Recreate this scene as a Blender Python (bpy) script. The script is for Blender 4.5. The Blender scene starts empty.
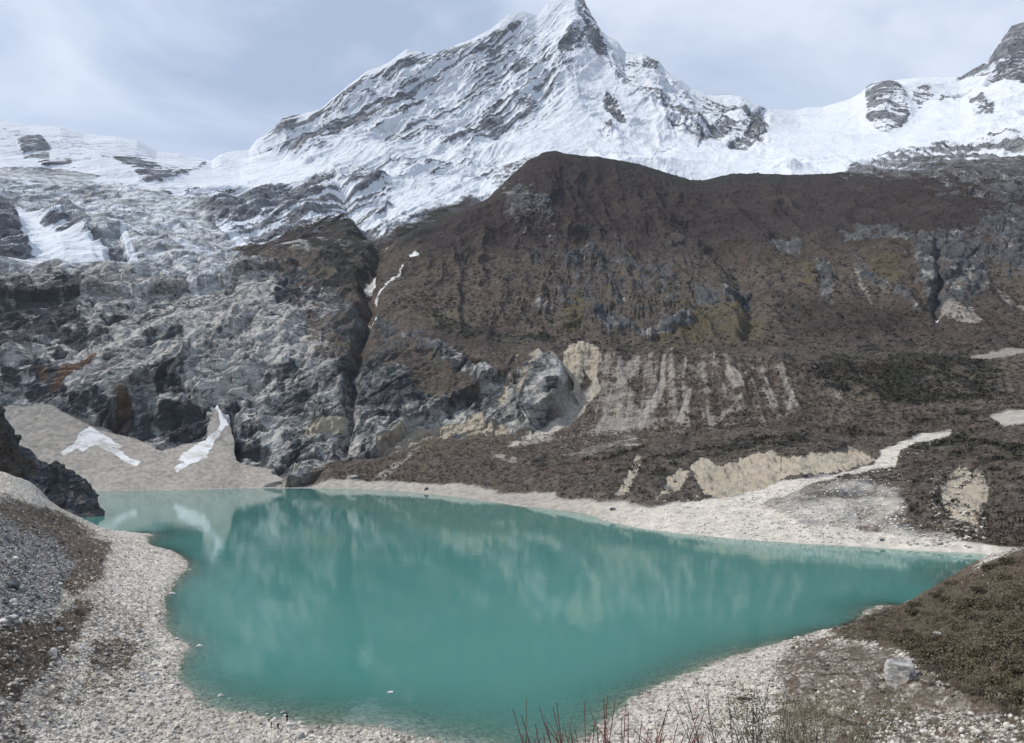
import bpy, bmesh, math, random, time
import numpy as np
from concurrent.futures import ThreadPoolExecutor
from mathutils import Vector, Matrix
T0 = time.time()
random.seed(7)
RNG = np.random.default_rng(11)
F32 = np.float32
RES = 1.4                       # terrain mesh density (1 = about one quad per pixel)
scene = bpy.context.scene
COL = scene.collection

# ------------------------------------------------------------------ camera
W_, H_, FPX, PITCH, EYE = 1024, 743, 745.0, math.radians(5.5), 50.0
cam_d = bpy.data.cameras.new("camera")
cam = bpy.data.objects.new("camera", cam_d)
COL.objects.link(cam)
cam.location = (0, 0, EYE)
cam.rotation_euler = (math.radians(90) + PITCH, 0, 0)
cam_d.sensor_width = 36.0
cam_d.lens = FPX * 36.0 / W_
cam_d.clip_start = 0.2
cam_d.clip_end = 60000
scene.camera = cam
CP, SP = math.cos(PITCH), math.sin(PITCH)

def sight(px, py):
    """azimuth and slope of the line of sight used to survey the terrain from the viewpoint"""
    px = np.asarray(px, float); py = np.asarray(py, float)
    a = (px - 512.0) / FPX; b = (371.5 - py) / FPX
    dx = a; dy = CP - b * SP; dz = SP + b * CP
    return np.arctan2(dx, dy), dz / np.hypot(dx, dy)

def project(X, Y, Z):
    z = Z - EYE
    d = Y * CP + z * SP
    u = -Y * SP + z * CP
    d = np.maximum(d, 1e-3)
    return 512 + FPX * X / d, 371.5 - FPX * u / d

# ------------------------------------------------------------------ noise
_rs = np.random.RandomState(5)
PERM = np.concatenate([_rs.permutation(256)] * 3).astype(np.int32)
_g = _rs.normal(size=(256, 3)); _g /= np.linalg.norm(_g, axis=1)[:, None]
GX, GY, GZ = [np.ascontiguousarray(_g[:, i]).astype(F32) for i in range(3)]
RND = _rs.rand(256, 8).astype(F32)
POOL = ThreadPoolExecutor(4)

def _par(fn, arrs, nout=1):
    shp = arrs[0].shape
    fl = [np.ascontiguousarray(a, dtype=F32).ravel() for a in arrs]
    n = fl[0].size
    ck = 1 << 16
    idx = [(i, min(n, i + ck)) for i in range(0, n, ck)]
    res = list(POOL.map(lambda s: fn(*[f[s[0]:s[1]] for f in fl]), idx))
    if nout == 1:
        return np.concatenate(res).reshape(shp)
    return [np.concatenate([r[k] for r in res]).reshape(shp) for k in range(nout)]

def _perlin(x, y, z, seed):
    xf = np.floor(x); yf = np.floor(y); zf = np.floor(z)
    xi = xf.astype(np.int32) & 255; yi = yf.astype(np.int32) & 255; zi = (zf.astype(np.int32) + seed * 17) & 255
    x = x - xf; y = y - yf; z = z - zf
    u = x * x * x * (x * (x * 6 - 15) + 10); v = y * y * y * (y * (y * 6 - 15) + 10); w = z * z * z * (z * (z * 6 - 15) + 10)
    out = None
    def corner(i, j, k):
        h = PERM[PERM[PERM[xi + i] + yi + j] + zi + k]
        return GX[h] * (x - i) + GY[h] * (y - j) + GZ[h] * (z - k)
    a = corner(0, 0, 0); a += u * (corner(1, 0, 0) - a)
    b = corner(0, 1, 0); b += u * (corner(1, 1, 0) - b)
    a += v * (b - a)
    c = corner(0, 0, 1); c += u * (corner(1, 0, 1) - c)
    d = corner(0, 1, 1); d += u * (corner(1, 1, 1) - d)
    c += v * (d - c)
    return (a + w * (c - a)) * F32(1.6)

def fbm(p, f, octs=4, gain=0.5, seed=0, ridged=False, lac=2.03):
    def run(x, y, z):
        s = np.zeros_like(x); amp = 1.0; fr = f; tot = 0; prev = 1.0
        for o in range(octs):
            n = _perlin(x * F32(fr), y * F32(fr), z * F32(fr), seed + o)
            if ridged:
                n = 1 - np.abs(n) * 1.25
                n = n * n
                s += F32(amp) * n * prev
                prev = np.clip(n * 1.3, 0, 1)
            else:
                s += F32(amp) * n
            tot += amp; amp *= gain; fr *= lac
        return s / F32(tot)
    return _par(run, p)

def worley(p, f, seed=0):
    """F1, F2-F1, and a facet height (every cell carries its own tilted plane)"""
    def run(x, y, z):
        x = x * F32(f); y = y * F32(f); z = z * F32(f)
        xf = np.floor(x); yf = np.floor(y); zf = np.floor(z)
        f1 = np.full_like(x, 9); f2 = np.full_like(x, 9); fac = np.zeros_like(x)
        for i in (-1, 0, 1):
            for j in (-1, 0, 1):
                for k in (-1, 0, 1):
                    h = PERM[PERM[PERM[(xf + i).astype(np.int32) & 255] + ((yf + j).astype(np.int32) & 255)] + ((zf + k).astype(np.int32) + seed * 31 & 255)]
                    r = RND[h]
                    dx = x - (xf + i + r[:, 0]); dy = y - (yf + j + r[:, 1]); dz = z - (zf + k + r[:, 2])
                    d = dx * dx + dy * dy + dz * dz
                    pl = (r[:, 3] - .5) * 0.7 + (r[:, 4] - .5) * 1.5 * dx + (r[:, 5] - .5) * 1.5 * dy + (r[:, 6] - .5) * 1.5 * dz
                    nb = d < f1
                    f2 = np.where(nb, f1, np.minimum(f2, d)); fac = np.where(nb, pl, fac); f1 = np.where(nb, d, f1)
        f1 = np.sqrt(f1); f2 = np.sqrt(f2)
        return f1, f2 - f1, fac
    return _par(run, p, 3)

def sstep(a, b, x):
    t = np.clip((x - a) / (b - a), 0, 1)
    return t * t * (3 - 2 * t)

# ------------------------------------------------------------------ masks on the surveyed coordinates
def poly(px, py, pts, feather=4.0):
    """about 1 inside a surveyed outline, fading over feather"""
    pts = np.array(pts, float)
    out = np.zeros(px.shape, F32)
    x0, y0 = pts.min(0) - feather; x1, y1 = pts.max(0) + feather
    m = (px > x0) & (px < x1) & (py > y0) & (py < y1)
    if not m.any():
        return out
    x = px[m]; y = py[m]
    ins = np.zeros(x.shape, bool); d2 = np.full(x.shape, 1e9)
    n = len(pts)
    for i in range(n):
        ax, ay = pts[i]; bx, by = pts[(i + 1) % n]
        if ay != by:
            ins ^= ((ay > y) != (by > y)) & (x < (bx - ax) * (y - ay) / (by - ay) + ax)
        ex, ey = bx - ax, by - ay
        t = np.clip(((x - ax) * ex + (y - ay) * ey) / (ex * ex + ey * ey + 1e-9), 0, 1)
        d2 = np.minimum(d2, (x - ax - t * ex) ** 2 + (y - ay - t * ey) ** 2)
    d = np.sqrt(d2) * np.where(ins, 1, -1)
    out[m] = sstep(-feather, feather, d)
    return out

def line(px, py, pts, feather=1.0):
    """surveyed stripe: points (x, y, half width)"""
    out = np.zeros(px.shape, F32)
    for (ax, ay, aw), (bx, by, bw) in zip(pts[:-1], pts[1:]):
        pad = max(aw, bw) + feather
        m = (px > min(ax, bx) - pad) & (px < max(ax, bx) + pad) & (py > min(ay, by) - pad) & (py < max(ay, by) + pad)
        if not m.any():
            continue
        x = px[m]; y = py[m]
        ex, ey = bx - ax, by - ay
        t = np.clip(((x - ax) * ex + (y - ay) * ey) / (ex * ex + ey * ey + 1e-9), 0, 1)
        d = np.hypot(x - ax - t * ex, y - ay - t * ey)
        w = aw + (bw - aw) * t
        out[m] = np.maximum(out[m], 1 - sstep(w - feather, w + feather, d))
    return out

# ------------------------------------------------------------------ terrain sheets
AZ0, AZ1 = math.radians(-52), math.radians(52)
def columns():
    fine = np.arange(-60, 1084, 1.0 / RES)
    th = np.arctan((fine - 512) / FPX)
    lo = np.linspace(AZ0, th[0], 70)[:-1]; hi = np.linspace(th[-1], AZ1, 70)[1:]
    return np.concatenate([lo, th, hi])
TH = columns()

class Curve:
    """a surveyed contour: (px, py, distance) or (px, py) on the water level"""
    def __init__(self, pts, water=False):
        p = np.array([q[:2] for q in pts], float)
        th, tn = sight(p[:, 0], p[:, 1])
        if water:
            r = -EYE / tn
        else:
            r = np.array([q[2] for q in pts], float)
        o = np.argsort(th)
        self.th, self.tn, self.r0 = th[o], tn[o], r[o]
        self.r = np.interp(TH, self.th, self.r0)
        self.t = np.interp(TH, self.th, self.tn)
        self.z = EYE + self.r * self.t
        if water:
            self.z[:] = 0
            self.r = np.interp(TH, self.th, self.r0)

def push(c, prev, gap):
    c.r = np.maximum(c.r, prev.r + gap); c.z = EYE + c.r * c.t

class Plain:
    def __init__(self, r, z):
        self.r, self.z = r, z

def smooth_rows(a, n):
    for _ in range(n):
        b = a.copy(); b[1:-1] = 0.25 * a[:-2] + 0.5 * a[1:-1] + 0.25 * a[2:]; a = b
    return a

def sheet(curves, rows, smooth=6):
    R = []; Z = []
    for (a, b), n in zip(zip(curves[:-1], curves[1:]), rows):
        n = max(2, int(n * RES))
        t = np.linspace(0, 1, n, endpoint=False)[:, None]
        R.append(a.r + (b.r - a.r) * t); Z.append(a.z + (b.z - a.z) * t)
    R.append(curves[-1].r[None]); Z.append(curves[-1].z[None])
    R = smooth_rows(np.concatenate(R), smooth); Z = smooth_rows(np.concatenate(Z), smooth)
    return R * np.sin(TH), R * np.cos(TH), Z

def grid_normals(P):
    du = np.gradient(P, axis=1); dv = np.gradient(P, axis=0)
    n = np.cross(du, dv)
    return n / (np.linalg.norm(n, axis=2, keepdims=True) + 1e-12)

def mesh_from(name, V, faces):
    me = bpy.data.meshes.new(name)
    me.vertices.add(len(V)); me.vertices.foreach_set("co", np.ascontiguousarray(V, F32).ravel())
    k = faces.shape[1]
    me.loops.add(faces.size); me.loops.foreach_set("vertex_index", np.ascontiguousarray(faces, np.int32).ravel())
    me.polygons.add(len(faces))
    me.polygons.foreach_set("loop_start", np.arange(0, faces.size, k, dtype=np.int32))
    try:
        me.polygons.foreach_set("loop_total", np.full(len(faces), k, np.int32))
    except Exception:
        pass
    me.update(calc_edges=True)
    return me

def grid_faces(nr, nc):
    i = np.arange(nr * nc).reshape(nr, nc)
    return np.stack([i[:-1, :-1], i[:-1, 1:], i[1:, 1:], i[1:, :-1]], -1)

def link(name, me, mat=None, parent=None, smooth=True):
    o = bpy.data.objects.new(name, me); COL.objects.link(o)
    if mat: me.materials.append(mat)
    if smooth: me.polygons.foreach_set("use_smooth", np.ones(len(me.polygons), bool))
    if parent: o.parent = parent
    return o

def grid_objects(P, masks, region, names, mats):
    """split one surveyed sheet into its landforms (region = index per quad), keeping shared borders"""
    nr, nc = P.shape[:2]
    F = grid_faces(nr, nc)
    out = []
    V = P.reshape(-1, 3)
    for k, nm in enumerate(names):
        f = F[region == k]
        if not len(f): continue
        used = np.unique(f); remap = np.full(nr * nc, -1, np.int32); remap[used] = np.arange(len(used))
        me = mesh_from(nm, V[used], remap[f])
        for an, arr in masks.items():
            at = me.attributes.new(an, 'FLOAT_COLOR', 'POINT')
            at.data.foreach_set("color", np.ascontiguousarray(arr.reshape(-1, 4)[used], F32).ravel())
        o = link(nm, me, mats[k])
        o["kind"] = "structure"
        out.append(o)
    return out

# ------------------------------------------------------------------ node helpers
class NT:
    def __init__(self, name):
        self.m = bpy.data.materials.new(name); self.m.use_nodes = True
        self.t = self.m.node_tree; self.t.nodes.clear()
        self.out = self.t.nodes.new("ShaderNodeOutputMaterial")
        self.geo = None
    def n(self, typ, **kw):
        nd = self.t.nodes.new(typ)
        for k, v in kw.items(): setattr(nd, k, v)
        return nd
    def l(self, a, b): self.t.links.new(a, b)
    def pos(self):
        if not self.geo: self.geo = self.n("ShaderNodeNewGeometry")
        return self.geo.outputs["Position"]
    def mapped(self, scale, rot=(0, 0, 0), src=None):
        mp = self.n("ShaderNodeMapping"); mp.inputs["Scale"].default_value = scale; mp.inputs["Rotation"].default_value = rot
        self.l(src or self.pos(), mp.inputs["Vector"]); return mp.outputs[0]
    def noise(self, scale, detail=4, rough=0.6, src=None, dist=0.0):
        nd = self.n("ShaderNodeTexNoise"); nd.inputs["Scale"].default_value = scale; nd.inputs["Detail"].default_value = detail
        nd.inputs["Roughness"].default_value = rough; nd.inputs["Distortion"].default_value = dist
        self.l(src or self.pos(), nd.inputs["Vector"]); return nd.outputs["Fac"]
    def voro(self, scale, src=None, feature='F1', out="Distance"):
        nd = self.n("ShaderNodeTexVoronoi", feature=feature); nd.inputs["Scale"].default_value = scale
        self.l(src or self.pos(), nd.inputs["Vector"]); return nd.outputs[out]
    def math(self, op, a, b=None, c=None, clamp=False):
        nd = self.n("ShaderNodeMath", operation=op, use_clamp=clamp)
        for i, v in enumerate((a, b, c)):
            if v is None: continue
            if isinstance(v, (int, float)): nd.inputs[i].default_value = v
            else: self.l(v, nd.inputs[i])
        return nd.outputs[0]
    def ss(self, x, a, b):
        nd = self.n("ShaderNodeMapRange", interpolation_type='SMOOTHSTEP')
        nd.inputs["From Min"].default_value = a; nd.inputs["From Max"].default_value = b
        self.l(x, nd.inputs["Value"]); return nd.outputs[0]
    def mix(self, f, a, b, blend='MIX'):
        nd = self.n("ShaderNodeMix", data_type='RGBA', blend_type=blend)
        if isinstance(f, (int, float)): nd.inputs[0].default_value = f
        else: self.l(f, nd.inputs[0])
        for s, v in ((6, a), (7, b)):
            if isinstance(v, tuple): nd.inputs[s].default_value = (*v, 1)
            else: self.l(v, nd.inputs[s])
        return nd.outputs[2]
    def attr(self, name):
        nd = self.n("ShaderNodeAttribute"); nd.attribute_name = name
        sp = self.n("ShaderNodeSeparateColor"); self.l(nd.outputs["Color"], sp.inputs[0])
        return sp.outputs[0], sp.outputs[1], sp.outputs[2], nd.outputs["Alpha"]
    def bump(self, h, strength=1.0, dist=1.0, nrm=None):
        nd = self.n("ShaderNodeBump"); nd.inputs["Strength"].default_value = strength; nd.inputs["Distance"].default_value = dist
        self.l(h, nd.inputs["Height"])
        if nrm: self.l(nrm, nd.inputs["Normal"])
        return nd.outputs[0]
    def principled(self, color, rough=0.9, normal=None, spec=0.2, **kw):
        b = self.n("ShaderNodeBsdfPrincipled")
        if isinstance(color, tuple): b.inputs["Base Color"].default_value = (*color, 1)
        else: self.l(color, b.inputs["Base Color"])
        if isinstance(rough, (int, float)): b.inputs["Roughness"].default_value = rough
        else: self.l(rough, b.inputs["Roughness"])
        b.inputs["Specular IOR Level"].default_value = spec
        if normal: self.l(normal, b.inputs["Normal"])
        for k, v in kw.items(): b.inputs[k.replace("_", " ")].default_value = v
        self.l(b.outputs[0], self.out.inputs[0]); return b

def thresh(t, mask, noise, soft=0.12, k=0.7):
    """a soft mask broken up by noise: mask 0.5 follows the noise"""
    a = t.math('MULTIPLY_ADD', t.math('SUBTRACT', noise, 0.5), k * 2.8, mask)
    return t.math('MULTIPLY', t.ss(a, 0.5 - soft * 1.5, 0.5 + soft * 1.5), t.ss(mask, 0.0, 0.16))

def terrain_material(name, s, rock_dark, rock_light, veg_a, veg_b, bump=1.0, rock_rot=(0, 0, 0), rock_scale=(1, 1, 1), olive=(0.095, 0.08, 0.046), scree=(0.265, 0.243, 0.217), scree_b=(0.155, 0.144, 0.132)):
    """s = size in metres of the finest grain that the terrain shows from the lake"""
    t = NT(name)
    snow, veg, scr, och = t.attr("cover")
    rust, wet, oli, ice = t.attr("tint")
    vdk_shade, rli, evg, _a = t.attr("tone")
    rv = t.mapped(rock_scale, rock_rot)
    n1 = t.noise(0.012 / s * 1.5, 6, 0.62, rv, 0.6)
    n2 = t.noise(0.09 / s, 5, 0.65, rv, 0.3)
    n3 = t.noise(0.35 / s, 4, 0.7)
    n4 = t.noise(0.03 / s, 5, 0.6)
    nc = t.noise(0.035 / s, 4, 0.55, rv, 0.8)
    vr = t.math('ABSOLUTE', t.math('SUBTRACT', nc, 0.5))
    # bare rock
    f = t.math('MULTIPLY_ADD', n2, 0.55, t.math('MULTIPLY', n1, 0.6))
    f = t.math('MULTIPLY_ADD', t.math('SUBTRACT', n3, 0.5), 0.45, f)
    f = t.math('MULTIPLY_ADD', t.math('SUBTRACT', rli, 0.5), 0.5, f)
    rock = t.mix(t.ss(f, 0.38, 0.72), rock_dark, rock_light)
    crack = t.ss(vr, 0.0, 0.022)
    pst = t.noise(0.16 / s, 3, 0.6, t.mapped((1, .4, 0.09)))
    rock = t.mix(t.math('MULTIPLY', t.ss(pst, .58, .72), .45), rock, tuple(min(.6, c * 1.25) for c in rock_light))
    nk = t.noise(0.085 / s, 3, 0.5, rv, 0.5)
    crack2 = t.ss(t.math('ABSOLUTE', t.math('SUBTRACT', nk, 0.5)), 0.0, 0.016)
    rock = t.mix(t.math('MULTIPLY', t.math('SUBTRACT', 1.0, crack2), 0.4), rock, tuple(c * 0.4 for c in rock_dark))
    rock = t.mix(t.math('MULTIPLY', t.math('SUBTRACT', 1.0, crack), 0.6), rock, tuple(c * 0.35 for c in rock_dark))
    st = t.noise(0.10 / s, 4, 0.6, t.mapped((1, 1, 0.18)))
    rock = t.mix(thresh(t, wet, st, 0.15, 1.1), rock, (0.058, 0.062, 0.068))
    rock = t.mix(thresh(t, rust, st, 0.2, 0.9), rock, (0.135, 0.088, 0.066))
    icec = t.mix(t.ss(n2, 0.4, 0.62), (0.25, 0.265, 0.275), (0.60, 0.635, 0.655))
    rock = t.mix(thresh(t, ice, n4, 0.25, 0.6), rock, icec)
    ochc = t.mix(n2, (0.24, 0.21, 0.165), (0.48, 0.43, 0.35))
    ochc = t.mix(t.math('MULTIPLY', t.math('SUBTRACT', 1.0, crack), 0.12), ochc, (0.1, 0.08, 0.06))
    rock = t.mix(thresh(t, och, n2, 0.2, 0.6), rock, ochc)
    # scrub
    vcol = t.mix(t.ss(n2, 0.36, 0.64), veg_a, veg_b)
    vcol = t.mix(t.math('MULTIPLY', t.ss(n3, 0.42, 0.68), 0.6), vcol, tuple(c * 1.75 for c in veg_b))
    vcol = t.mix(t.math('MULTIPLY', t.ss(n3, 0.5, 0.32), 0.55), vcol, tuple(c * 0.5 for c in veg_a))
    vcol = t.mix(t.math('MULTIPLY', t.ss(n1, .50, .66), .45), vcol, (0.084, 0.060, 0.050))
    vcol = t.mix(t.math('MULTIPLY', t.ss(n1, .46, .34), .5), vcol, (0.105, 0.09, 0.062))
    vcol = t.mix(thresh(t, oli, n2, 0.3, 0.6), vcol, olive)
    vcol = t.mix(thresh(t, vdk_shade, n4, 0.4, 0.5), vcol, t.mix(n3, (0.022, 0.018, 0.018), (0.05, 0.041, 0.04)))  # dark scrub tone, also carries the painted cloud shade of the hillside
    vcol = t.mix(thresh(t, evg, n2, 0.15, 1.0), vcol, t.mix(n3, (0.016, 0.018, 0.016), (0.045, 0.045, 0.037)))
    col = t.mix(thresh(t, veg, t.math('MULTIPLY_ADD', n3, 0.5, t.math('MULTIPLY', n2, 0.5)), 0.1, 1.3), rock, vcol)
    sc = t.mix(t.ss(n3, 0.3, 0.7), t.mix(_a, scree_b, (0.36, 0.335, 0.30)), t.mix(_a, scree, (0.57, 0.535, 0.48)))
    sc = t.mix(t.math('MULTIPLY', t.ss(t.voro(0.3 / s), 0.5, 0.15), 0.35), sc, tuple(min(.7, c * 1.5) for c in scree))
    col = t.mix(thresh(t, scr, n2, 0.22, 0.9), col, sc)
    sn = thresh(t, snow, t.math('MULTIPLY_ADD', n3, 0.6, t.math('MULTIPLY', n2, 0.4)), 0.12, 0.75)
    col = t.mix(sn, col, t.mix(n4, (0.53, 0.575, 0.635), (0.63, 0.66, 0.70)) if s > 3 else t.mix(t.ss(n2, .42, .66), (0.66, 0.67, 0.68), (0.40, 0.385, 0.36)))
    rough = 0.92
    n5 = t.noise(1.1 / s, 3, 0.65, rv)
    vf = t.voro(0.13 / s, rv)
    hb = t.math('MULTIPLY_ADD', n2, 1.1, t.math('MULTIPLY_ADD', n3, .8, t.math('MULTIPLY_ADD', n5, .35, t.math('MULTIPLY', vf, -.55))))
    hb = t.math('MULTIPLY_ADD', t.math('MULTIPLY', crack, t.math('SUBTRACT', 1.0, t.math('MAXIMUM', scr, och))), 0.4, hb)
    hs = t.math('MULTIPLY_ADD', sn, 0.4, t.math('MULTIPLY', hb, t.math('MULTIPLY_ADD', sn, -0.65, 1.0)))
    hs = t.math('MULTIPLY', hs, t.math('MULTIPLY_ADD', t.math('MAXIMUM', scr, 0.0), -0.6, 1.0))
    t.principled(col, rough, t.bump(hs, 0.75 * bump, 2.2 * s), 0.12)
    return t.m

def pack(*a):
    sh = a[0].shape
    return np.stack([np.clip(np.broadcast_to(x, sh), 0, 1) for x in a], -1).astype(F32)

def warp(px, py, P, f, amp, seed):
    return px + amp * fbm(P, f, 3, seed=seed), py + amp * fbm(P, f, 3, seed=seed + 40)

def mx(*a):
    o = a[0]
    for b in a[1:]: o = np.maximum(o, b)
    return o

# ================================================================== the far basin
shore = Curve([(-300, 494), (-100, 493), (0, 492), (100, 491), (180, 490), (240, 488), (300, 488), (360, 489), (400, 491), (440, 495), (480, 500), (520, 506), (560, 510), (590, 514), (602, 520), (640, 528), (680, 533), (740, 539), (800, 543), (860, 546), (920, 550), (980, 553), (1010, 555), (1100, 560), (1300, 566)], water=True)
bed = Plain(shore.r - 70, np.full(TH.shape, -9.0))
beach = Curve([(-300, 486, 840), (100, 483, 906), (260, 480, 906), (330, 482, 880), (400, 484, 830), (460, 490, 740), (520, 496, 660), (560, 500, 590), (600, 505, 540), (680, 505, 500), (760, 497, 505), (800, 505, 470), (860, 500, 480), (940, 505, 450), (1000, 510, 425), (1060, 505, 430), (1300, 505, 440)])
foot = Curve([(-300, 390, 1040), (0, 396, 1040), (50, 408, 1030), (95, 424, 1020), (137, 438, 1005), (200, 441, 995), (230, 446, 985), (258, 462, 970), (300, 462, 965), (340, 457, 960), (391, 449, 950), (430, 436, 945), (500, 433, 920), (560, 434, 870), (620, 433, 830), (690, 431, 810), (750, 427, 800), (820, 424, 810), (880, 430, 790), (930, 428, 780), (1010, 413, 800), (1100, 405, 820), (1300, 400, 840)])
rim = Curve([(-300, 330, 1180), (0, 335, 1170), (100, 345, 1140), (200, 350, 1120), (300, 360, 1080), (380, 355, 1070), (450, 345, 1060), (520, 350, 1030), (560, 347, 1010), (600, 348, 985), (650, 352, 970), (700, 353, 960), (760, 355, 960), (850, 360, 980), (950, 362, 1010), (1030, 362, 1050), (1300, 355, 1080)])
bench = Curve([(-300, 305, 1270), (0, 308, 1260), (100, 315, 1230), (200, 320, 1200), (300, 325, 1180), (380, 320, 1180), (450, 315, 1180), (520, 334, 1170), (560, 340, 1150), (600, 341, 1140), (700, 346, 1150), (760, 348, 1160), (850, 352, 1200), (950, 354, 1240), (1030, 352, 1300), (1300, 340, 1350)])
mid = Curve([(-300, 280, 1440), (0, 285, 1440), (100, 285, 1430), (200, 290, 1400), (280, 285, 1400), (330, 280, 1450), (365, 280, 1520), (400, 270, 1480), (430, 255, 1560), (480, 245, 1640), (520, 240, 1700), (600, 240, 1800), (700, 250, 1800), (770, 262, 1720), (800, 255, 1760), (880, 262, 1640), (930, 245, 1720), (1000, 245, 1750), (1060, 240, 1780), (1300, 230, 1800)])
crest = Curve([(-300, 255, 1620), (0, 258, 1620), (60, 262, 1620), (100, 264, 1620), (150, 270, 1600), (200, 265, 1620), (250, 250, 1680), (300, 238, 1760), (345, 234, 1860), (385, 246, 1800), (400, 238, 1860), (420, 226, 1920), (460, 210, 2000), (488, 198, 2060), (503, 184, 2110), (515, 170, 2150), (530, 158, 2200), (545, 151, 2240), (555, 150, 2260), (575, 153, 2300), (600, 156, 2340), (640, 163, 2400), (668, 172, 2430), (690, 178, 2460), (705, 179, 2480), (730, 173, 2520), (760, 172, 2560), (800, 174, 2560), (840, 172, 2560), (880, 172, 2540), (920, 168, 2540), (960, 160, 2560), (1024, 154, 2600), (1300, 140, 2700)])
def soften(c, n):
    k = np.hanning(n); k /= k.sum()
    for a_ in ('r', 't'):
        x = getattr(c, a_); setattr(c, a_, np.convolve(np.pad(x, n // 2, mode='edge'), k, mode='valid')[:x.size])
    c.z = EYE + c.r * c.t
for c_ in (foot, rim, bench, mid): soften(c_, 2 * int(14 * RES) + 1)
for c_, p_, g_ in ((beach, shore, 12), (foot, beach, 18), (rim, foot, 60), (bench, rim, 30)): push(c_, p_, g_)
lee = Plain(crest.r + 160, crest.z - 130)
rowsA = [10, 34, 84, 118, 26, 124, 112, 10]
X, Y, Z = sheet([bed, shore, beach, foot, rim, bench, mid, crest, lee], rowsA, 5)
nra = [max(2, int(n * RES)) for n in rowsA]
seg = np.concatenate([np.full(n, i) for i, n in enumerate(nra)] + [[7]])
v = np.concatenate([np.linspace(i, i + 1, n, endpoint=False) for i, n in enumerate(nra)] + [[8.0]])[:, None] + np.zeros((1, TH.size))
P = (X, Y, Z)
px, py = project(X, Y, Z)
qx, qy = warp(px, py, P, 0.018, 7.0, 3)
sx, sy = warp(px, py, P, 0.05, 2.5, 13)
N0 = grid_normals(np.stack(P, -1))

# --- where is what
br = fbm((X, Y, Z), 1 / 45., 5, .65, seed=201) * 1.5
bs = fbm((X - .25 * Z, Y * .06, Z * .12), 1 / 16., 4, .6, seed=202) * 1.5        # down-slope streaks
bm_ = fbm((X - .30 * Z, Y * .03, Z * .05), 1 / 11., 4, .6, seed=203) * 1.5           # rills of the moraine face
def brk(m, n, k=.5):
    return sstep(.02, .98, m + k * n) * (m > .004) if k else m
cliff = mx(poly(qx, qy, [(-400, 250), (0, 258), (100, 266), (160, 272), (200, 266), (262, 262), (300, 262), (330, 290), (350, 305), (370, 315), (400, 322), (440, 335), (465, 352), (490, 372), (515, 372), (545, 358), (560, 368), (572, 386), (564, 410), (548, 425), (530, 432), (460, 435), (425, 439), (391, 451), (340, 460), (300, 471), (258, 469), (236, 447), (222, 408), (212, 402), (205, 442), (180, 447), (160, 452), (137, 440), (120, 434), (95, 425), (50, 408), (0, 396), (-400, 392)], 4))
slabveg = mx(poly(qx, qy, [(395, 355), (430, 350), (470, 375), (480, 392), (440, 400), (415, 388)], 12), 0.8 * poly(qx, qy, [(380, 300), (440, 318), (520, 345), (500, 365), (450, 345), (400, 335)], 10), .55 * poly(qx, qy, [(300, 300), (350, 310), (440, 340), (400, 370), (330, 360), (300, 340)], 14), .5 * poly(qx, qy, [(200, 240), (370, 240), (370, 300), (300, 290), (240, 268)], 8))
up = sstep(262, 240, qy) * sstep(200, 260, qx) * sstep(400, 370, qx)
outcrop = mx(.95 * poly(sx, sy, [(592, 326), (602, 321), (622, 322), (634, 329), (650, 331), (664, 322), (690, 317), (694, 321), (680, 330), (652, 337), (625, 331), (610, 328)], 2.5),
    .85 * poly(qx, qy, [(692, 292), (725, 286), (752, 285), (754, 295), (735, 302), (700, 300)], 4),
    .5 * poly(qx, qy, [(520, 215), (560, 235), (600, 240), (680, 250), (730, 285), (700, 320), (640, 325), (580, 330), (520, 320), (525, 290), (560, 262), (520, 250)], 25),
    .8 * poly(qx, qy, [(500, 188), (520, 180), (545, 195), (555, 225), (535, 215), (505, 212)], 8),
    .75 * poly(qx, qy, [(560, 245), (590, 238), (610, 258), (580, 272), (555, 265)], 8),
    .95 * poly(sx, sy, [(762, 240), (800, 236), (802, 250), (830, 268), (832, 300), (822, 300), (815, 262), (780, 250)], 4),
    .9 * poly(sx, sy, [(840, 228), (890, 226), (925, 236), (922, 248), (880, 240), (845, 238)], 6),
    .95 * poly(sx, sy, [(912, 236), (930, 230), (985, 226), (990, 290), (975, 300), (960, 296), (930, 312), (926, 300), (915, 270)], 8),
    .9 * poly(sx, sy, [(975, 210), (1060, 196), (1100, 300), (1030, 285), (990, 262)], 16),
    .75 * poly(sx, sy, [(855, 255), (880, 270), (912, 295), (925, 305), (915, 308), (880, 288), (850, 270)], 5),
    .85 * poly(qx, qy, [(840, 148), (1200, 120), (1200, 215), (1020, 205), (960, 190), (900, 178), (860, 176)], 20))
scree0 = mx(poly(qx, qy, [(10, 404), (51, 405), (75, 420), (120, 434), (137, 438), (162, 452), (180, 444), (205, 440), (216, 403), (226, 420), (236, 444), (239, 464), (262, 467), (285, 480), (256, 489), (100, 493), (0, 495), (-60, 440)], 3),
    line(sx, sy, [(592, 380, 6), (574, 408, 9), (545, 434, 6), (510, 446, 2)], 4)) 
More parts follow.
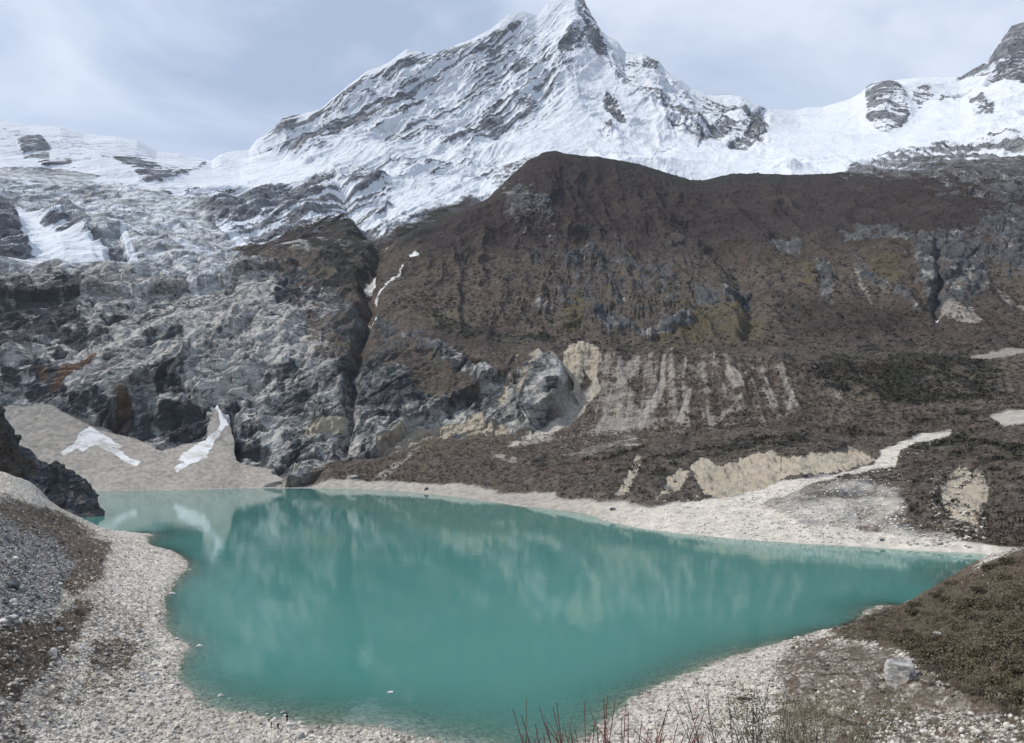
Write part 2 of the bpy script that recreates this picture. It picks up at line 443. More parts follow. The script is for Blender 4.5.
scree = mx(brk(scree0, br, .25),
    brk(mx(.7 * poly(qx, qy, [(612, 365), (640, 350), (643, 362), (633, 385), (640, 405), (650, 425), (630, 436), (590, 436), (598, 425), (605, 395)], 9),
    .9 * line(sx, sy, [(664, 357, 2.5), (661, 385, 4), (655, 400, 5), (640, 422, 4)], 2),
    .85 * line(sx, sy, [(685, 358, 2), (684, 376, 2)], 2), .8 * line(sx, sy, [(690, 392, 3), (680, 418, 4)], 2), .7 * line(sx, sy, [(713, 355, 1), (712, 380, 1)], 1.5),
    .6 * line(sx, sy, [(742, 395, 3), (714, 425, 3)], 3), .6 * line(sx, sy, [(795, 380, 2), (786, 415, 3)], 3), .6 * line(sx, sy, [(730, 375, 8), (736, 380, 8)], 4),
    (.20 + .22 * sstep(860, 640, px)) * poly(qx, qy, [(588, 350), (760, 356), (860, 366), (840, 420), (700, 432), (590, 434)], 9)), bm_, .42),
    .75 * line(sx, sy, [(420, 448, 1), (395, 466, 2.5), (380, 478, 3)], 1.5), .7 * line(sx, sy, [(398, 462, 1.5), (380, 475, 2)], 1.5), .7 * line(sx, sy, [(490, 452, 1), (515, 462, 2.5)], 1.5),
    .95 * line(sx, sy, [(970, 357, 1.5), (1000, 354, 3.5), (1030, 350, 4), (1100, 344, 5)], 1.2), .7 * line(sx, sy, [(982, 276, 1.5), (1000, 290, 2.5), (1040, 310, 4)], 1.5),
    .8 * poly(sx, sy, [(945, 297), (972, 300), (985, 320), (978, 322), (955, 318), (938, 313)], 2.5), .6 * line(sx, sy, [(855, 270, 2), (866, 290, 2.5), (874, 308, 1)], 2))
shorelift = np.interp(px.ravel(), [-300, 250, 300, 360, 420, 480, 560, 600, 650, 760, 800, 900, 1010, 1300], [2, 3, 8, 10, 10, 14, 16, 16, 24, 40, 26, 14, 8, 8]).reshape(px.shape)
yshore = np.interp(px.ravel(), [-300, 100, 240, 360, 440, 520, 590, 602, 680, 800, 920, 1010, 1300], [494, 491, 488, 489, 495, 506, 514, 520, 533, 543, 550, 555, 566]).reshape(px.shape)
gravel = mx(1 - sstep(.6, 1.2, (yshore - qy) / shorelift),
    poly(qx, qy, [(590, 520), (600, 506), (640, 508), (680, 504), (730, 500), (780, 482), (830, 474), (873, 463), (878, 452), (890, 444), (920, 436), (950, 430), (952, 434), (915, 444), (900, 452), (896, 464), (868, 470), (820, 482), (770, 500), (752, 515), (748, 530), (800, 538), (900, 545), (1010, 551), (1010, 562), (740, 545), (600, 530)], 3),
    poly(sx, sy, [(990, 417), (1006, 411), (1060, 405), (1100, 400), (1100, 412), (1030, 423), (1000, 424)], 2),
    .43 * poly(qx, qy, [(745, 505), (790, 488), (850, 472), (905, 490), (900, 520), (960, 535), (960, 550), (740, 540)], 10),
    .4 * poly(qx, qy, [(560, 455), (640, 430), (640, 445), (580, 460)], 6))
gravel = brk(gravel, br, .35)
vert = fbm((X * 0.05, Y * 0.01, Z * 0.004), 1.0, 3, seed=77)
scree = mx(scree, 0.30 * sstep(-.1, .5, vert) * poly(qx, qy, [(590, 352), (720, 355), (850, 365), (840, 415), (700, 428), (610, 432)], 8) * sstep(900, 640, px))
ochre = mx(poly(sx, sy, [(690, 468), (700, 455), (712, 460), (722, 468), (745, 456), (758, 455), (771, 447), (780, 455), (787, 457), (815, 450), (848, 442), (868, 448), (877, 458), (860, 466), (814, 475), (785, 476), (762, 488), (720, 498), (700, 488)], 1.5),
    poly(sx, sy, [(563, 352), (570, 346), (598, 347), (602, 356), (596, 374), (602, 388), (594, 396), (590, 376), (583, 366), (580, 382), (578, 400), (572, 396), (574, 384), (566, 370)], 1.2),
    .95 * poly(sx, sy, [(376, 452), (378, 440), (395, 428), (418, 420), (440, 415), (462, 414), (470, 408), (480, 406), (482, 418), (500, 421), (508, 430), (506, 434), (460, 434), (425, 438), (400, 446), (384, 454)], 1.2),
    .9 * poly(sx, sy, [(298, 430), (312, 423), (335, 414), (346, 411), (344, 428), (330, 434), (310, 438)], 1.5),
    .75 * poly(sx, sy, [(628, 474), (634, 455), (642, 455), (638, 470), (630, 490), (610, 500)], 2), .7 * poly(sx, sy, [(650, 498), (680, 465), (692, 470), (672, 500)], 3),
    .75 * poly(sx, sy, [(944, 470), (958, 462), (985, 470), (990, 490), (978, 524), (955, 525), (940, 505), (938, 490)], 4),
    .7 * line(sx, sy, [(515, 352, 1.5), (508, 372, 3), (500, 396, 3.5)], 1.5), .7 * line(sx, sy, [(541, 360, 2), (536, 380, 4), (526, 405, 3)], 1.5))
bo = fbm((X, Y * .3, Z * .15), 1 / 7., 4, .6, seed=204) * 1.5
ochre = brk(.95 * ochre, .9 * bo + .4 * br, .5)
wet = mx(.85 * poly(qx, qy, [(-300, 285), (0, 285), (30, 286), (50, 278), (70, 272), (82, 285), (82, 300), (72, 318), (50, 330), (25, 340), (0, 345), (-300, 345)], 4),
    .9 * poly(sx, sy, [(98, 254), (118, 258), (126, 262), (122, 272), (114, 276), (106, 264)], 2),
    .8 * poly(qx, qy, [(135, 338), (165, 325), (180, 318), (183, 335), (178, 350), (165, 352), (150, 345)], 3),
    .85 * poly(qx, qy, [(275, 270), (300, 256), (325, 262), (330, 300), (300, 308), (272, 300)], 4),
    .7 * poly(qx, qy, [(38, 350), (60, 352), (62, 380), (70, 402), (50, 404), (0, 395), (0, 368), (20, 362)], 4),
    .75 * poly(qx, qy, [(62, 395), (110, 390), (135, 405), (145, 402), (170, 400), (205, 405), (208, 428), (190, 438), (165, 436), (140, 438), (120, 430), (90, 418), (70, 410)], 4),
    .6 * poly(qx, qy, [(290, 355), (330, 345), (335, 352), (300, 375), (270, 385)], 4), .55 * poly(qx, qy, [(490, 405), (568, 395), (560, 412), (540, 428), (500, 420)], 5),
    .6 * poly(qx, qy, [(150, 372), (180, 362), (200, 385), (190, 400), (160, 395)], 5), .5 * poly(qx, qy, [(340, 330), (390, 330), (370, 380), (350, 400), (340, 370)], 8))
rust = mx(.9 * poly(sx, sy, [(48, 390), (60, 372), (85, 358), (100, 338), (104, 340), (92, 362), (84, 368), (66, 382), (56, 392)], 1.5), .55 * poly(sx, sy, [(108, 400), (122, 396), (134, 404), (130, 428), (115, 424)], 3), .5 * poly(sx, sy, [(34, 365), (48, 368), (46, 385), (38, 380)], 3))
olive = mx(.95 * poly(qx, qy, [(562, 300), (580, 292), (592, 310), (586, 330), (570, 332), (560, 318)], 6), .8 * poly(qx, qy, [(640, 300), (700, 300), (755, 300), (770, 340), (720, 346), (640, 340), (690, 318)], 12), .85 * poly(qx, qy, [(862, 255), (895, 250), (905, 272), (890, 282), (870, 275)], 6), .6 * poly(qx, qy, [(760, 250), (820, 258), (818, 300), (780, 280)], 10), .45 * poly(qx, qy, [(940, 430), (1100, 420), (1100, 480), (980, 470)], 14))
vdark_shade = mx(.95 * sstep(290, 215, qy + 14 * fbm(P, .004, 3, seed=21)) * sstep(370, 430, px), .55 * poly(qx, qy, [(770, 300), (1100, 290), (1100, 345), (780, 350)], 20), .5 * poly(qx, qy, [(430, 318), (560, 345), (760, 345), (760, 352), (560, 350), (430, 345)], 5))  # dark scrub; cloud shade on the upper hillside is put into its colour
vdark_shade = np.clip(vdark_shade + .55 * fbm((X + .3 * Z, Y * .2, Z * .25), 1 / 90., 5, .6, seed=141) * (qy < 350), 0, 1)
evg = mx(.85 * poly(qx, qy, [(318, 222), (345, 215), (385, 235), (388, 250), (362, 285), (345, 285), (325, 260), (300, 235)], 6), .75 * poly(qx, qy, [(395, 235), (440, 212), (445, 220), (410, 245), (392, 256)], 5), .62 * poly(qx, qy, [(425, 308), (470, 315), (520, 330), (560, 336), (560, 344), (500, 345), (440, 330)], 6),
    .75 * poly(qx, qy, [(810, 356), (870, 353), (960, 354), (1000, 362), (1010, 390), (960, 412), (900, 405), (840, 390), (800, 378)], 12), .7 * poly(qx, qy, [(595, 152), (640, 160), (690, 176), (735, 170), (850, 168), (880, 172), (860, 182), (760, 180), (690, 188), (600, 164)], 4), .5 * poly(qx, qy, [(600, 460), (690, 446), (850, 425), (900, 430), (850, 442), (700, 452), (620, 475)], 6), .35 * poly(qx, qy, [(500, 455), (680, 440), (680, 490), (560, 490)], 12), .45 * poly(qx, qy, [(880, 420), (1100, 430), (1100, 520), (960, 540), (900, 480)], 20))
outcrop = brk(outcrop * .8, .6 * br + .5 * bs, .8)
olive = brk(olive * .72, br, .6)
evg = brk(evg * .85, br, .75)
rust = brk(rust, br, .5)
rock = np.maximum(brk(cliff, br, .3) * (1 - brk(slabveg, br, .6) * .9), outcrop)
scree = np.where(px < 300, np.clip(scree * 1.5, 0, 1), scree)
rock = np.maximum(rock, (px < 330) * sstep(330, 290, px) * (qy > 330))
veg = (1 - rock) * (1 - .92 * up * (1 - evg))
veg = np.clip(veg, 0, 1) * (1 - np.maximum(gravel, ochre)) 
def dirty(m): return brk(m, br, .5) * (.78 + .25 * np.clip(bs, -.6, .6))
# snow lying in couloirs, ledges and the foot of the avalanche chutes
snow = mx(.93 * poly(sx, sy, [(60, 452), (74, 443), (78, 434), (89, 426), (98, 431), (122, 446), (121, 449), (112, 447), (140, 462), (138, 466), (128, 464), (106, 450), (95, 445), (82, 452), (78, 448), (64, 455)], 1.6), dirty(
    .95 * poly(sx, sy, [(209, 400), (218, 405), (229, 411), (231, 424), (216, 440), (207, 456), (195, 463), (176, 472), (172, 468), (183, 462), (177, 460), (182, 452), (205, 440), (220, 424), (217, 410)], 2.5)),
    mx(poly(sx, sy, [(934, 303), (937, 305), (941, 314), (938, 316), (934, 310)], 1),
    .8 * line(sx, sy, [(367, 228, 1), (382, 240, 2.5), (386, 246, 1)], 1), .9 * line(sx, sy, [(374, 268, 1), (370, 278, 3), (365, 282, 1.5)], 1), .8 * line(sx, sy, [(404, 270, 1), (386, 290, 1.2), (375, 298, 1.5)], 1), .8 * line(sx, sy, [(365, 310, 1), (376, 320, 1.5)], 1), .9 * line(sx, sy, [(412, 262, 2.5), (418, 258, 1.5)], 1),
    .55 * poly(qx, qy, [(860, 150), (930, 140), (1200, 110), (1200, 150), (1024, 152), (960, 162), (900, 172)], 4),
    .85 * poly(sx, sy, [(0, 258), (18, 250), (40, 243), (60, 256), (98, 262), (80, 262), (50, 262), (40, 268), (5, 266), (-200, 268), (-200, 258)], 2),
    .8 * line(sx, sy, [(160, 268, 1.5), (185, 283, 2), (200, 292, 3)], 1.2), .7 * line(sx, sy, [(120, 294, 1.5), (145, 290, 3), (155, 286, 1)], 1.5), .6 * line(sx, sy, [(122, 308, 2), (136, 305, 2.5)], 1.5),
    .75 * line(sx, sy, [(200, 255, 2), (222, 262, 3), (270, 265, 2)], 1.5), .6 * line(sx, sy, [(240, 308, 1), (270, 280, 1.5), (278, 272, 1.5)], 1.2), .6 * line(sx, sy, [(256, 345, 3), (262, 330, 2), (280, 315, 1)], 1.2), .55 * line(sx, sy, [(300, 308, 1), (318, 300, 1.5), (322, 280, 1)], 1), .4 * line(sx, sy, [(350, 405, 4), (362, 375, 3), (372, 352, 1)], 2)) * (.88 + .3 * np.clip(bs, -.8, .4)))
ice = .78 * brk(poly(qx, qy, [(-300, 250), (20, 252), (100, 252), (245, 246), (268, 262), (205, 292), (150, 284), (90, 272), (-300, 272)], 8), .7 * br + .6 * bs, .8)
rlight = np.full_like(px, .50) + .06 * poly(qx, qy, [(90, 290), (160, 300), (260, 310), (250, 400), (180, 400), (150, 390), (100, 385), (92, 345)], 12) + .2 * poly(qx, qy, [(270, 315), (330, 335), (300, 360), (255, 355)], 8) - .3 * poly(qx, qy, [(330, 280), (440, 320), (460, 380), (380, 420), (340, 380)], 20) - .12 * poly(qx, qy, [(480, 375), (560, 365), (560, 395), (480, 412), (440, 400)], 8) - .12 * poly(qx, qy, [(560, 200), (760, 240), (760, 330), (560, 330)], 20) + .3 * poly(qx, qy, [(0, 335), (60, 330), (100, 345), (95, 375), (40, 362), (0, 372)], 6) + .05 * outcrop * poly(qx, qy, [(590, 312), (700, 312), (700, 340), (590, 340)], 3)
rlight += .38 * fbm((.5 * (.825 * X + .565 * Z), .06 * Y, 1.4 * (.825 * Z - .565 * X)), 1 / 70., 4, .6, seed=150) * cliff
rlight -= .38 * outcrop * (qy < 345) 
rlight -= .0 * poly(qx, qy, [(500, 180), (760, 230), (760, 318), (500, 318)], 10)
rlight -= .1 * poly(qx, qy, [(840, 200), (1100, 190), (1100, 320), (840, 320)], 10)

# --- relief
onland = sstep(1.0, 1.35, v)
calm = np.maximum(np.maximum(gravel, .9 * scree * (py > 400)), sstep(1.0, 1.2, v) * (1 - sstep(2.5, 3.1, v)) * .55)
edge = 1 - .75 * sstep(6.6, 7.0, v) 
rk = np.clip(rock + .22 * ochre, 0, 1) * onland * (1 - np.clip(1.6 * scree, 0, 1) * (px < 330))
Pw = (X + 25 * fbm(P, .01, 3, seed=31), Y + 25 * fbm(P, .01, 3, seed=32), Z + 25 * fbm(P, .01, 3, seed=33))
big = fbm(P, 1 / 260., 4, seed=1, ridged=True) - .45
med = fbm(Pw, 1 / 70., 5, .55, seed=2, ridged=True) - .45
ribh = fbm((Pw[0] - .25 * Y, Y * .12, Z * .1), 1 / 170., 4, .55, seed=140, ridged=True) - .5
gul = fbm((Pw[0], Pw[1] * .12, Pw[2] * .15), 1 / 60., 4, .5, seed=4, ridged=True) - .45
c, s_ = math.cos(.6), math.sin(.6)
Q = (X * c + Z * s_, Y * .12, (-X * s_ + Z * c) * 1.6)
slab = fbm(Q, 1 / 110., 4, .5, seed=9)
w1 = worley((Q[0] + 20 * fbm(P, .02, 3, seed=50), Q[1], Q[2] + 20 * fbm(P, .02, 3, seed=51)), 1 / 75., 3)
w2 = worley(Pw, 1 / 24., 4)
w3 = worley((Q[0], Q[1], Q[2]), 1 / 9.0, 6)
fine = fbm(P, 1 / 14., 4, .55, seed=6)
Q = (Q[0] * .5, Q[1], Q[2] * .9)
chip = fbm(Q, 1 / 26., 5, .6, seed=130, ridged=True) - .5
seam = fbm((Q[0], Q[1], Q[2]), 1 / 60., 3, .5, seed=131); seam = np.exp(-(seam / .045) ** 2)
w0 = worley((Q[0] + 30 * fbm(P, .012, 3, seed=55), Q[1], Q[2] * 1.1 + 30 * fbm(P, .012, 3, seed=56)), 1 / 170., 8)
def steps(S, f, wob, sd):
    q = S * f + wob * fbm(P, f * .45, 3, seed=sd); k = np.floor(q); fr = q - k
    return np.sqrt(np.clip(fr, 0, 1)) * sstep(1, .93, fr) - .55
Sd = (-X * math.sin(.62) + Z * math.cos(.62)) - .25 * Y
lowf = fbm(P, 1 / 120., 3, seed=133)
d = rk * (26 * big + 2.5 * med + 14 * slab + 34 * w0[2] + 4 * w1[2] + 7 * (gul + .1) + 3 * w2[2] + 1.8 * w3[2] + 5 * chip - 6 * seam + 2.2 * fine + 15 * steps(Sd, 1 / 95., .9, 135) * sstep(-.25, .2, lowf) + 7 * steps(Sd, 1 / 34., .9, 136) * sstep(.25, -.2, lowf))
hill = (1 - rk) * onland * (1 - calm)
d += hill * (20 * big * sstep(4.5, 6, v) + 9 * med * (.4 + .6 * sstep(4.5, 6, v)) + (10 + 6 * sstep(4.5, 5.5, v)) * gul * sstep(3, 3.6, v) + 15 * ribh * sstep(4.8, 6, v) + 2.0 * fine + 1.2 * w3[2])
terr = sstep(1.7, 2.0, v) * sstep(3.3, 3.0, v) * (1 - gravel) * (px > 330)
d += terr * (4.5 * (fbm(P, 1 / 38., 4, .55, seed=120, ridged=True) - .4) + 1.2 * fbm(P, 1 / 9., 3, seed=121))
d += 3.5 * bm_ * poly(qx, qy, [(588, 352), (760, 356), (860, 366), (840, 420), (700, 430), (590, 432)], 9)
d += np.minimum(1, 1.4 * ochre) * (4.5 * (fbm((X, Y, Z * .2), 1 / 13., 4, .6, seed=122, ridged=True) - .9) + 2.2 * bo)
d += onland * calm * (1.0 * fine + .4 * w3[2]) * (1 - .75 * scree * (px < 330))
# the gully between the cliffs and the brown hillside, and the ravines of the right-hand slope
d -= 30 * line(qx, qy, [(384, 240, 5), (370, 275, 6), (366, 310, 5), (350, 400, 5), (344, 450, 4)], 8)
d -= 26 * line(qx, qy, [(690, 225, 4), (735, 262, 6), (752, 300, 10), (748, 330, 6)], 10) + 22 * line(qx, qy, [(936, 240, 2), (938, 310, 3)], 5)
d -= 10 * line(qx, qy, [(590, 355, 6), (588, 385, 6), (565, 420, 5)], 6) - 8 * scree * (px > 560) * 0
d *= edge
d = np.clip(d, -70, 70)
Pd = np.stack(P, -1) + N0 * d[..., None]
Pd[..., 2] = np.where((v > 1.02) & (Pd[..., 2] < .35), .35 + .2 * np.abs(fine), Pd[..., 2])
FAR = dict(P=Pd, px=px, py=py, v=v, veg=veg, evg=evg, rock=rock, gravel=gravel, scree=scree)
tail = brk(line(sx, sy, [(596, 376, 5), (584, 398, 6), (560, 424, 6), (512, 446, 2)], 4), br, .3)
masksA = {"cover": pack(snow, veg, np.maximum(scree, gravel), ochre), "tint": pack(rust, np.maximum(.95 * wet, .20 + .95 * fbm((X, Y * .3, Z * .7), 1 / 140., 4, seed=134) + .3 * np.clip(-1.2 * big, -.3, .5)) * np.minimum(1, cliff + .3), olive, ice), "tone": pack(vdark_shade, rlight, evg, np.maximum(.5 * tail, np.maximum(gravel * (.35 + .65 * sstep(570, 650, px)) * (1 - .55 * sstep(960, 1000, px) * (py < 440)), .33 * scree * (px < 330))))}
mA = terrain_material("valley_side", 2.2, (0.075, 0.079, 0.085), (0.45, 0.44, 0.42), (0.053, 0.045, 0.040), (0.092, 0.079, 0.068), 1.0, (0, .6, 0), (1, 1, 2.2))
sg = seg[:-1][:, None] + np.zeros((1, TH.size - 1), int)
pxq = px[:-1, :-1]
reg = np.full(sg.shape, 0)
reg[(sg == 2)] = 1
reg[(sg == 2) & (pxq < 300)] = 2
reg[((sg == 3) | (sg == 4))] = 3
reg[((sg == 3) | (sg == 4)) & (pxq < 562)] = 4
reg[(sg >= 5) & (pxq < 372)] = 4
reg[(sg >= 5) & (pxq >= 372)] = 5
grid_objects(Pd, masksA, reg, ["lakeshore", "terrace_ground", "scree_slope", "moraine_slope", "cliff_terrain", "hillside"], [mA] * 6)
print("far basin", time.time() - T0)

# ================================================================== the snow mountains
sky = Curve([(-300, 112, 3000), (-100, 114, 3000), (0, 119, 3000), (29, 124, 3000), (61, 126, 3000), (85, 133, 3020), (116, 136, 3040), (137, 140, 3060), (157, 151, 3080), (178, 153, 3120), (205, 159, 3200), (212, 160, 3250), (221, 153, 3300), (226, 151, 3350), (249, 149, 3450), (256, 139, 3480), (274, 128, 3520), (284, 116, 3550), (305, 112, 3600), (320, 109, 3620), (334, 97, 3650), (348, 84, 3680), (365, 72, 3720), (390, 61, 3780), (407, 49, 3820), (420, 52, 3850), (432, 55, 3880), (446, 49, 3920), (471, 39, 3980), (492, 26, 4050), (509, 13, 4100), (523, 10, 4130), (537, 14, 4160), (548, 2, 4180), (562, -5, 4200), (575, -7, 4200), (585, -2, 4200), (593, 16, 4190), (601, 30, 4180), (618, 41, 4180), (626, 51, 4180), (642, 53, 4180), (656, 59, 4180), (667, 71, 4180), (680, 78, 4180), (691, 87, 4190), (708, 94, 4200), (732, 93, 4210), (746, 98, 4220), (760, 105, 4230), (767, 109, 4300), (795, 110, 4500), (807, 107, 4550), (823, 107, 4600), (851, 98, 4600), (867, 89, 4550), (879, 82, 4500), (906, 79, 4500), (934, 76, 4500), (962, 75, 4480), (976, 66, 4400), (987, 60, 4350), (990, 53, 4320), (998, 42, 4300), (1006, 33, 4300), (1012, 25, 4300), (1024, 22, 4300), (1060, 30, 4300), (1100, 60, 4300), (1300, 90, 4300)])
hi = Curve([(-300, 150, 2680), (0, 150, 2700), (100, 158, 2720), (150, 165, 2760), (200, 172, 2850), (240, 168, 3020), (280, 160, 3120), (330, 130, 3350), (400, 95, 3520), (470, 80, 3680), (540, 55, 3880), (575, 45, 3930), (605, 70, 3900), (650, 85, 3950), (700, 110, 3950), (750, 120, 4000), (800, 125, 4200), (860, 122, 4150), (885, 105, 4080), (920, 100, 4250), (960, 100, 4200), (1000, 80, 4050), (1030, 70, 4050), (1100, 90, 4050), (1300, 115, 4050)])
mid2 = Curve([(-300, 195, 2250), (0, 195, 2250), (100, 205, 2280), (200, 205, 2350), (250, 195, 2520), (300, 185, 2650), (380, 165, 2900), (450, 150, 3100), (520, 125, 3350), (570, 115, 3500), (620, 125, 3500), (700, 140, 3550), (780, 140, 3700), (880, 138, 3750), (960, 130, 3750), (1030, 120, 3700), (1300, 140, 3700)])
lo = Curve([(-300, 235, 1800), (0, 235, 1800), (100, 240, 1800), (200, 240, 1850), (250, 228, 1920), (300, 215, 2060), (345, 205, 2200), (385, 205, 2350), (430, 190, 2500), (480, 180, 2700), (530, 150, 2950), (600, 152, 3000), (700, 165, 3050), (800, 160, 3150), (900, 155, 3150), (1030, 145, 3150), (1300, 150, 3150)])
base_ = Curve([(-300, 264, 1560), (0, 266, 1560), (100, 272, 1560), (150, 277, 1540), (200, 272, 1560), (250, 256, 1620), (300, 244, 1700), (345, 240, 1800), (385, 250, 1760), (430, 235, 2050), (480, 215, 2250), (530, 195, 2400), (600, 190, 2550), (700, 205, 2650), (800, 200, 2700), (1030, 190, 2750), (1300, 180, 2800)])
base0 = Plain(base_.r - 150, base_.z - 190)
back = Plain(sky.r + 260, sky.z - 260)
back2 = Plain(sky.r + 1500, sky.z - 900)
rowsB = [10, 70, 76, 86, 110, 8, 4]
X, Y, Z = sheet([base0, base_, lo, mid2, hi, sky, back, back2], rowsB, 3)
nrb = [max(2, int(n * RES)) for n in rowsB]
v = np.concatenate([np.linspace(i, i + 1, n, endpoint=False) for i, n in enumerate(nrb)] + [[7.0]])[:, None] - 1 + np.zeros((1, TH.size))
P = (X, Y, Z)
px, py = project(X, Y, Z)
qx, qy = warp(px, py, P, 0.006, 6.0, 3)
sx, sy = warp(px, py, P, 0.015, 2.5, 13)
N0 = grid_normals(np.stack(P, -1))
smooth = mx(.9 * poly(qx, qy, [(195, 162), (225, 153), (250, 152), (330, 166), (325, 180), (260, 188), (195, 190), (182, 182)], 4), .9 * poly(qx, qy, [(770, 112), (850, 100), (862, 120), (880, 132), (915, 128), (960, 105), (978, 85), (985, 100), (965, 120), (930, 140), (800, 158), (770, 150)], 6), .6 * poly(qx, qy, [(520, 105), (560, 100), (600, 130), (640, 150), (520, 152), (505, 145)], 8), .6 * poly(qx, qy, [(680, 140), (760, 150), (760, 168), (700, 175), (660, 160)], 6), .7 * poly(qx, qy, [(90, 178), (120, 172), (165, 193), (150, 195), (110, 185)], 3))
icefall = mx(poly(qx, qy, [(-300, 170), (0, 172), (60, 172), (110, 178), (160, 192), (205, 212), (245, 245), (225, 262), (190, 270), (150, 262), (100, 240), (60, 215), (0, 200), (-300, 200)], 8), .7 * poly(qx, qy, [(-300, 116), (0, 120), (100, 138), (110, 160), (60, 165), (0, 150), (-300, 150)], 6))
rbias = mx(1.0 * poly(sx, sy, [(578, -8), (588, 0), (597, 18), (603, 38), (608, 53), (598, 55), (590, 44), (584, 30), (578, 12)], 2.5), .7 * poly(sx, sy, [(568, 30), (580, 24), (590, 46), (580, 48), (560, 58), (558, 50)], 2.5), .6 * poly(sx, sy, [(555, 62), (570, 55), (588, 62), (575, 78)], 2),
    .9 * poly(sx, sy, [(640, 66), (648, 54), (660, 62), (656, 70), (642, 69)], 1.5), .95 * poly(sx, sy, [(604, 95), (614, 92), (626, 125), (618, 122), (605, 110)], 1.5), .8 * poly(sx, sy, [(600, 128), (610, 127), (612, 137), (604, 134)], 1.5),
    .9 * poly(sx, sy, [(730, 142), (745, 130), (752, 112), (763, 105), (768, 118), (766, 138), (748, 144)], 2), .6 * poly(sx, sy, [(660, 110), (690, 112), (720, 120), (735, 112), (730, 132), (700, 140), (668, 130)], 5),
    .78 * poly(sx, sy, [(866, 90), (872, 83), (885, 81), (893, 86), (905, 100), (911, 112), (905, 122), (890, 129), (878, 127), (866, 118), (870, 104)], 1.5), .85 * poly(sx, sy, [(912, 92), (930, 88), (934, 100), (920, 108), (911, 104)], 2), .8 * line(sx, sy, [(940, 100, 2), (965, 88, 2)], 1.5),
    .85 * poly(sx, sy, [(982, 82), (988, 62), (998, 42), (1012, 24), (1050, 18), (1100, 50), (1100, 95), (1010, 82)], 2), .85 * poly(sx, sy, [(967, 96), (980, 94), (996, 105), (994, 117), (975, 114)], 2.5), .75 * line(sx, sy, [(960, 76, 2), (985, 66, 3)], 1.5),
    .52 * poly(qx, qy, [(252, 150), (285, 118), (335, 98), (365, 74), (410, 54), (470, 44), (515, 18), (545, 40), (560, 62), (555, 110), (520, 135), (480, 152), (430, 150), (400, 140), (350, 138), (300, 157)], 8), .4 * poly(qx, qy, [(600, 40), (650, 60), (690, 90), (760, 108), (760, 140), (700, 130), (640, 100)], 8),
    .6 * poly(qx, qy, [(185, 190), (225, 184), (330, 178), (390, 180), (395, 235), (340, 245), (250, 230), (200, 212)], 8), .5 * poly(qx, qy, [(270, 172), (330, 165), (420, 160), (500, 155), (490, 180), (400, 180), (300, 180)], 10),
    .9 * poly(sx, sy, [(18, 144), (38, 138), (50, 150), (48, 160), (24, 158)], 2), .9 * poly(sx, sy, [(38, 162), (70, 160), (76, 168), (50, 171)], 1.5), .9 * poly(sx, sy, [(112, 158), (140, 154), (162, 166), (140, 172), (122, 166)], 2), .9 * line(sx, sy, [(146, 182, 1.5), (175, 176, 2), (205, 163, 1.5)], 1.5), .6 * poly(sx, sy, [(130, 168), (180, 165), (160, 185), (140, 182)], 3),
    .95 * poly(sx, sy, [(-300, 190), (0, 196), (12, 204), (22, 228), (34, 246), (20, 252), (0, 256), (-300, 256)], 3), .75 * poly(sx, sy, [(36, 216), (60, 208), (88, 222), (90, 235), (60, 235), (48, 226)], 3), .7 * poly(sx, sy, [(90, 232), (120, 232), (128, 255), (110, 262), (95, 250)], 3),
    .62 * poly(qx, qy, [(850, 165), (900, 150), (1000, 130), (1200, 110), (1200, 200), (850, 200)], 6))
darkveg = mx(.66 * poly(qx, qy, [(240, 228), (300, 215), (330, 210), (385, 232), (400, 226), (440, 208), (470, 200), (480, 215), (440, 240), (385, 255), (300, 250), (245, 248)], 5), .8 * poly(qx, qy, [(490, 180), (510, 160), (545, 152), (560, 152), (540, 175), (500, 200)], 5))
edge = 1 - .8 * sstep(3.55, 4.0, v) * sstep(4.6, 4.0, v)
rough = np.clip(.35 + .8 * rbias, 0, 1.1) * (1 - .55 * poly(px, py, [(855, 60), (940, 60), (940, 135), (855, 135)], 8)) * (1 - .85 * smooth) * (1 - .75 * darkveg)
clump = 1 - line(qx, qy, [(20, 205, 4), (35, 222, 6), (48, 236, 10), (95, 250, 12)], 6)
rough = rough * (.25 + .75 * clump); icefall = icefall * clump
Pw = (X + 60 * fbm(P, .004, 3, seed=61), Y + 60 * fbm(P, .004, 3, seed=62), Z + 60 * fbm(P, .004, 3, seed=63))
big = fbm(Pw, 1 / 700., 4, seed=70, ridged=True) - .45
fl = fbm((Pw[0], Pw[1] * .1, Pw[2] * .25), 1 / 190., 5, .55, seed=71, ridged=True) - .45
ang = .92
Q = (X * math.cos(ang) + Z * math.sin(ang), Y * .5, (-X * math.sin(ang) + Z * math.cos(ang)))
Q = (Q[0] + 14 * fbm(P, .006, 3, seed=81), Q[1], Q[2] + 14 * fbm(P, .006, 3, seed=82))
right = sstep(560, 600, px)
dia = fbm((Q[0] * .3, Q[1] * .1, Q[2] * 1.5), 1 / 120., 5, .6, seed=72, ridged=True) - .45
Qr = (X * math.cos(-.75) + Z * math.sin(-.75), Y, -X * math.sin(-.75) + Z * math.cos(-.75))
Qr = (Qr[0] + 14 * fbm(P, .006, 3, seed=83), Y, Qr[2] + 14 * fbm(P, .006, 3, seed=84))
def ribs(q, sd): return .55 * fbm((q[0] * .12, q[1] * .04, q[2]), 1 / 34., 5, .62, seed=sd, ridged=True) + .45 * fbm((q[0] * .16, q[1] * .05, q[2]), 1 / 120., 4, .55, seed=sd + 5, ridged=True) - .45
def spine(q, sd): return fbm((q[0] * .16, q[1] * .05, q[2]), 1 / 330., 3, .5, seed=sd, ridged=True) - .5
spn = spine(Q, 276) * (1 - right) + spine(Qr, 286) * right
rib = ribs(Q, 76) * (1 - right) + ribs(Qr, 176) * right
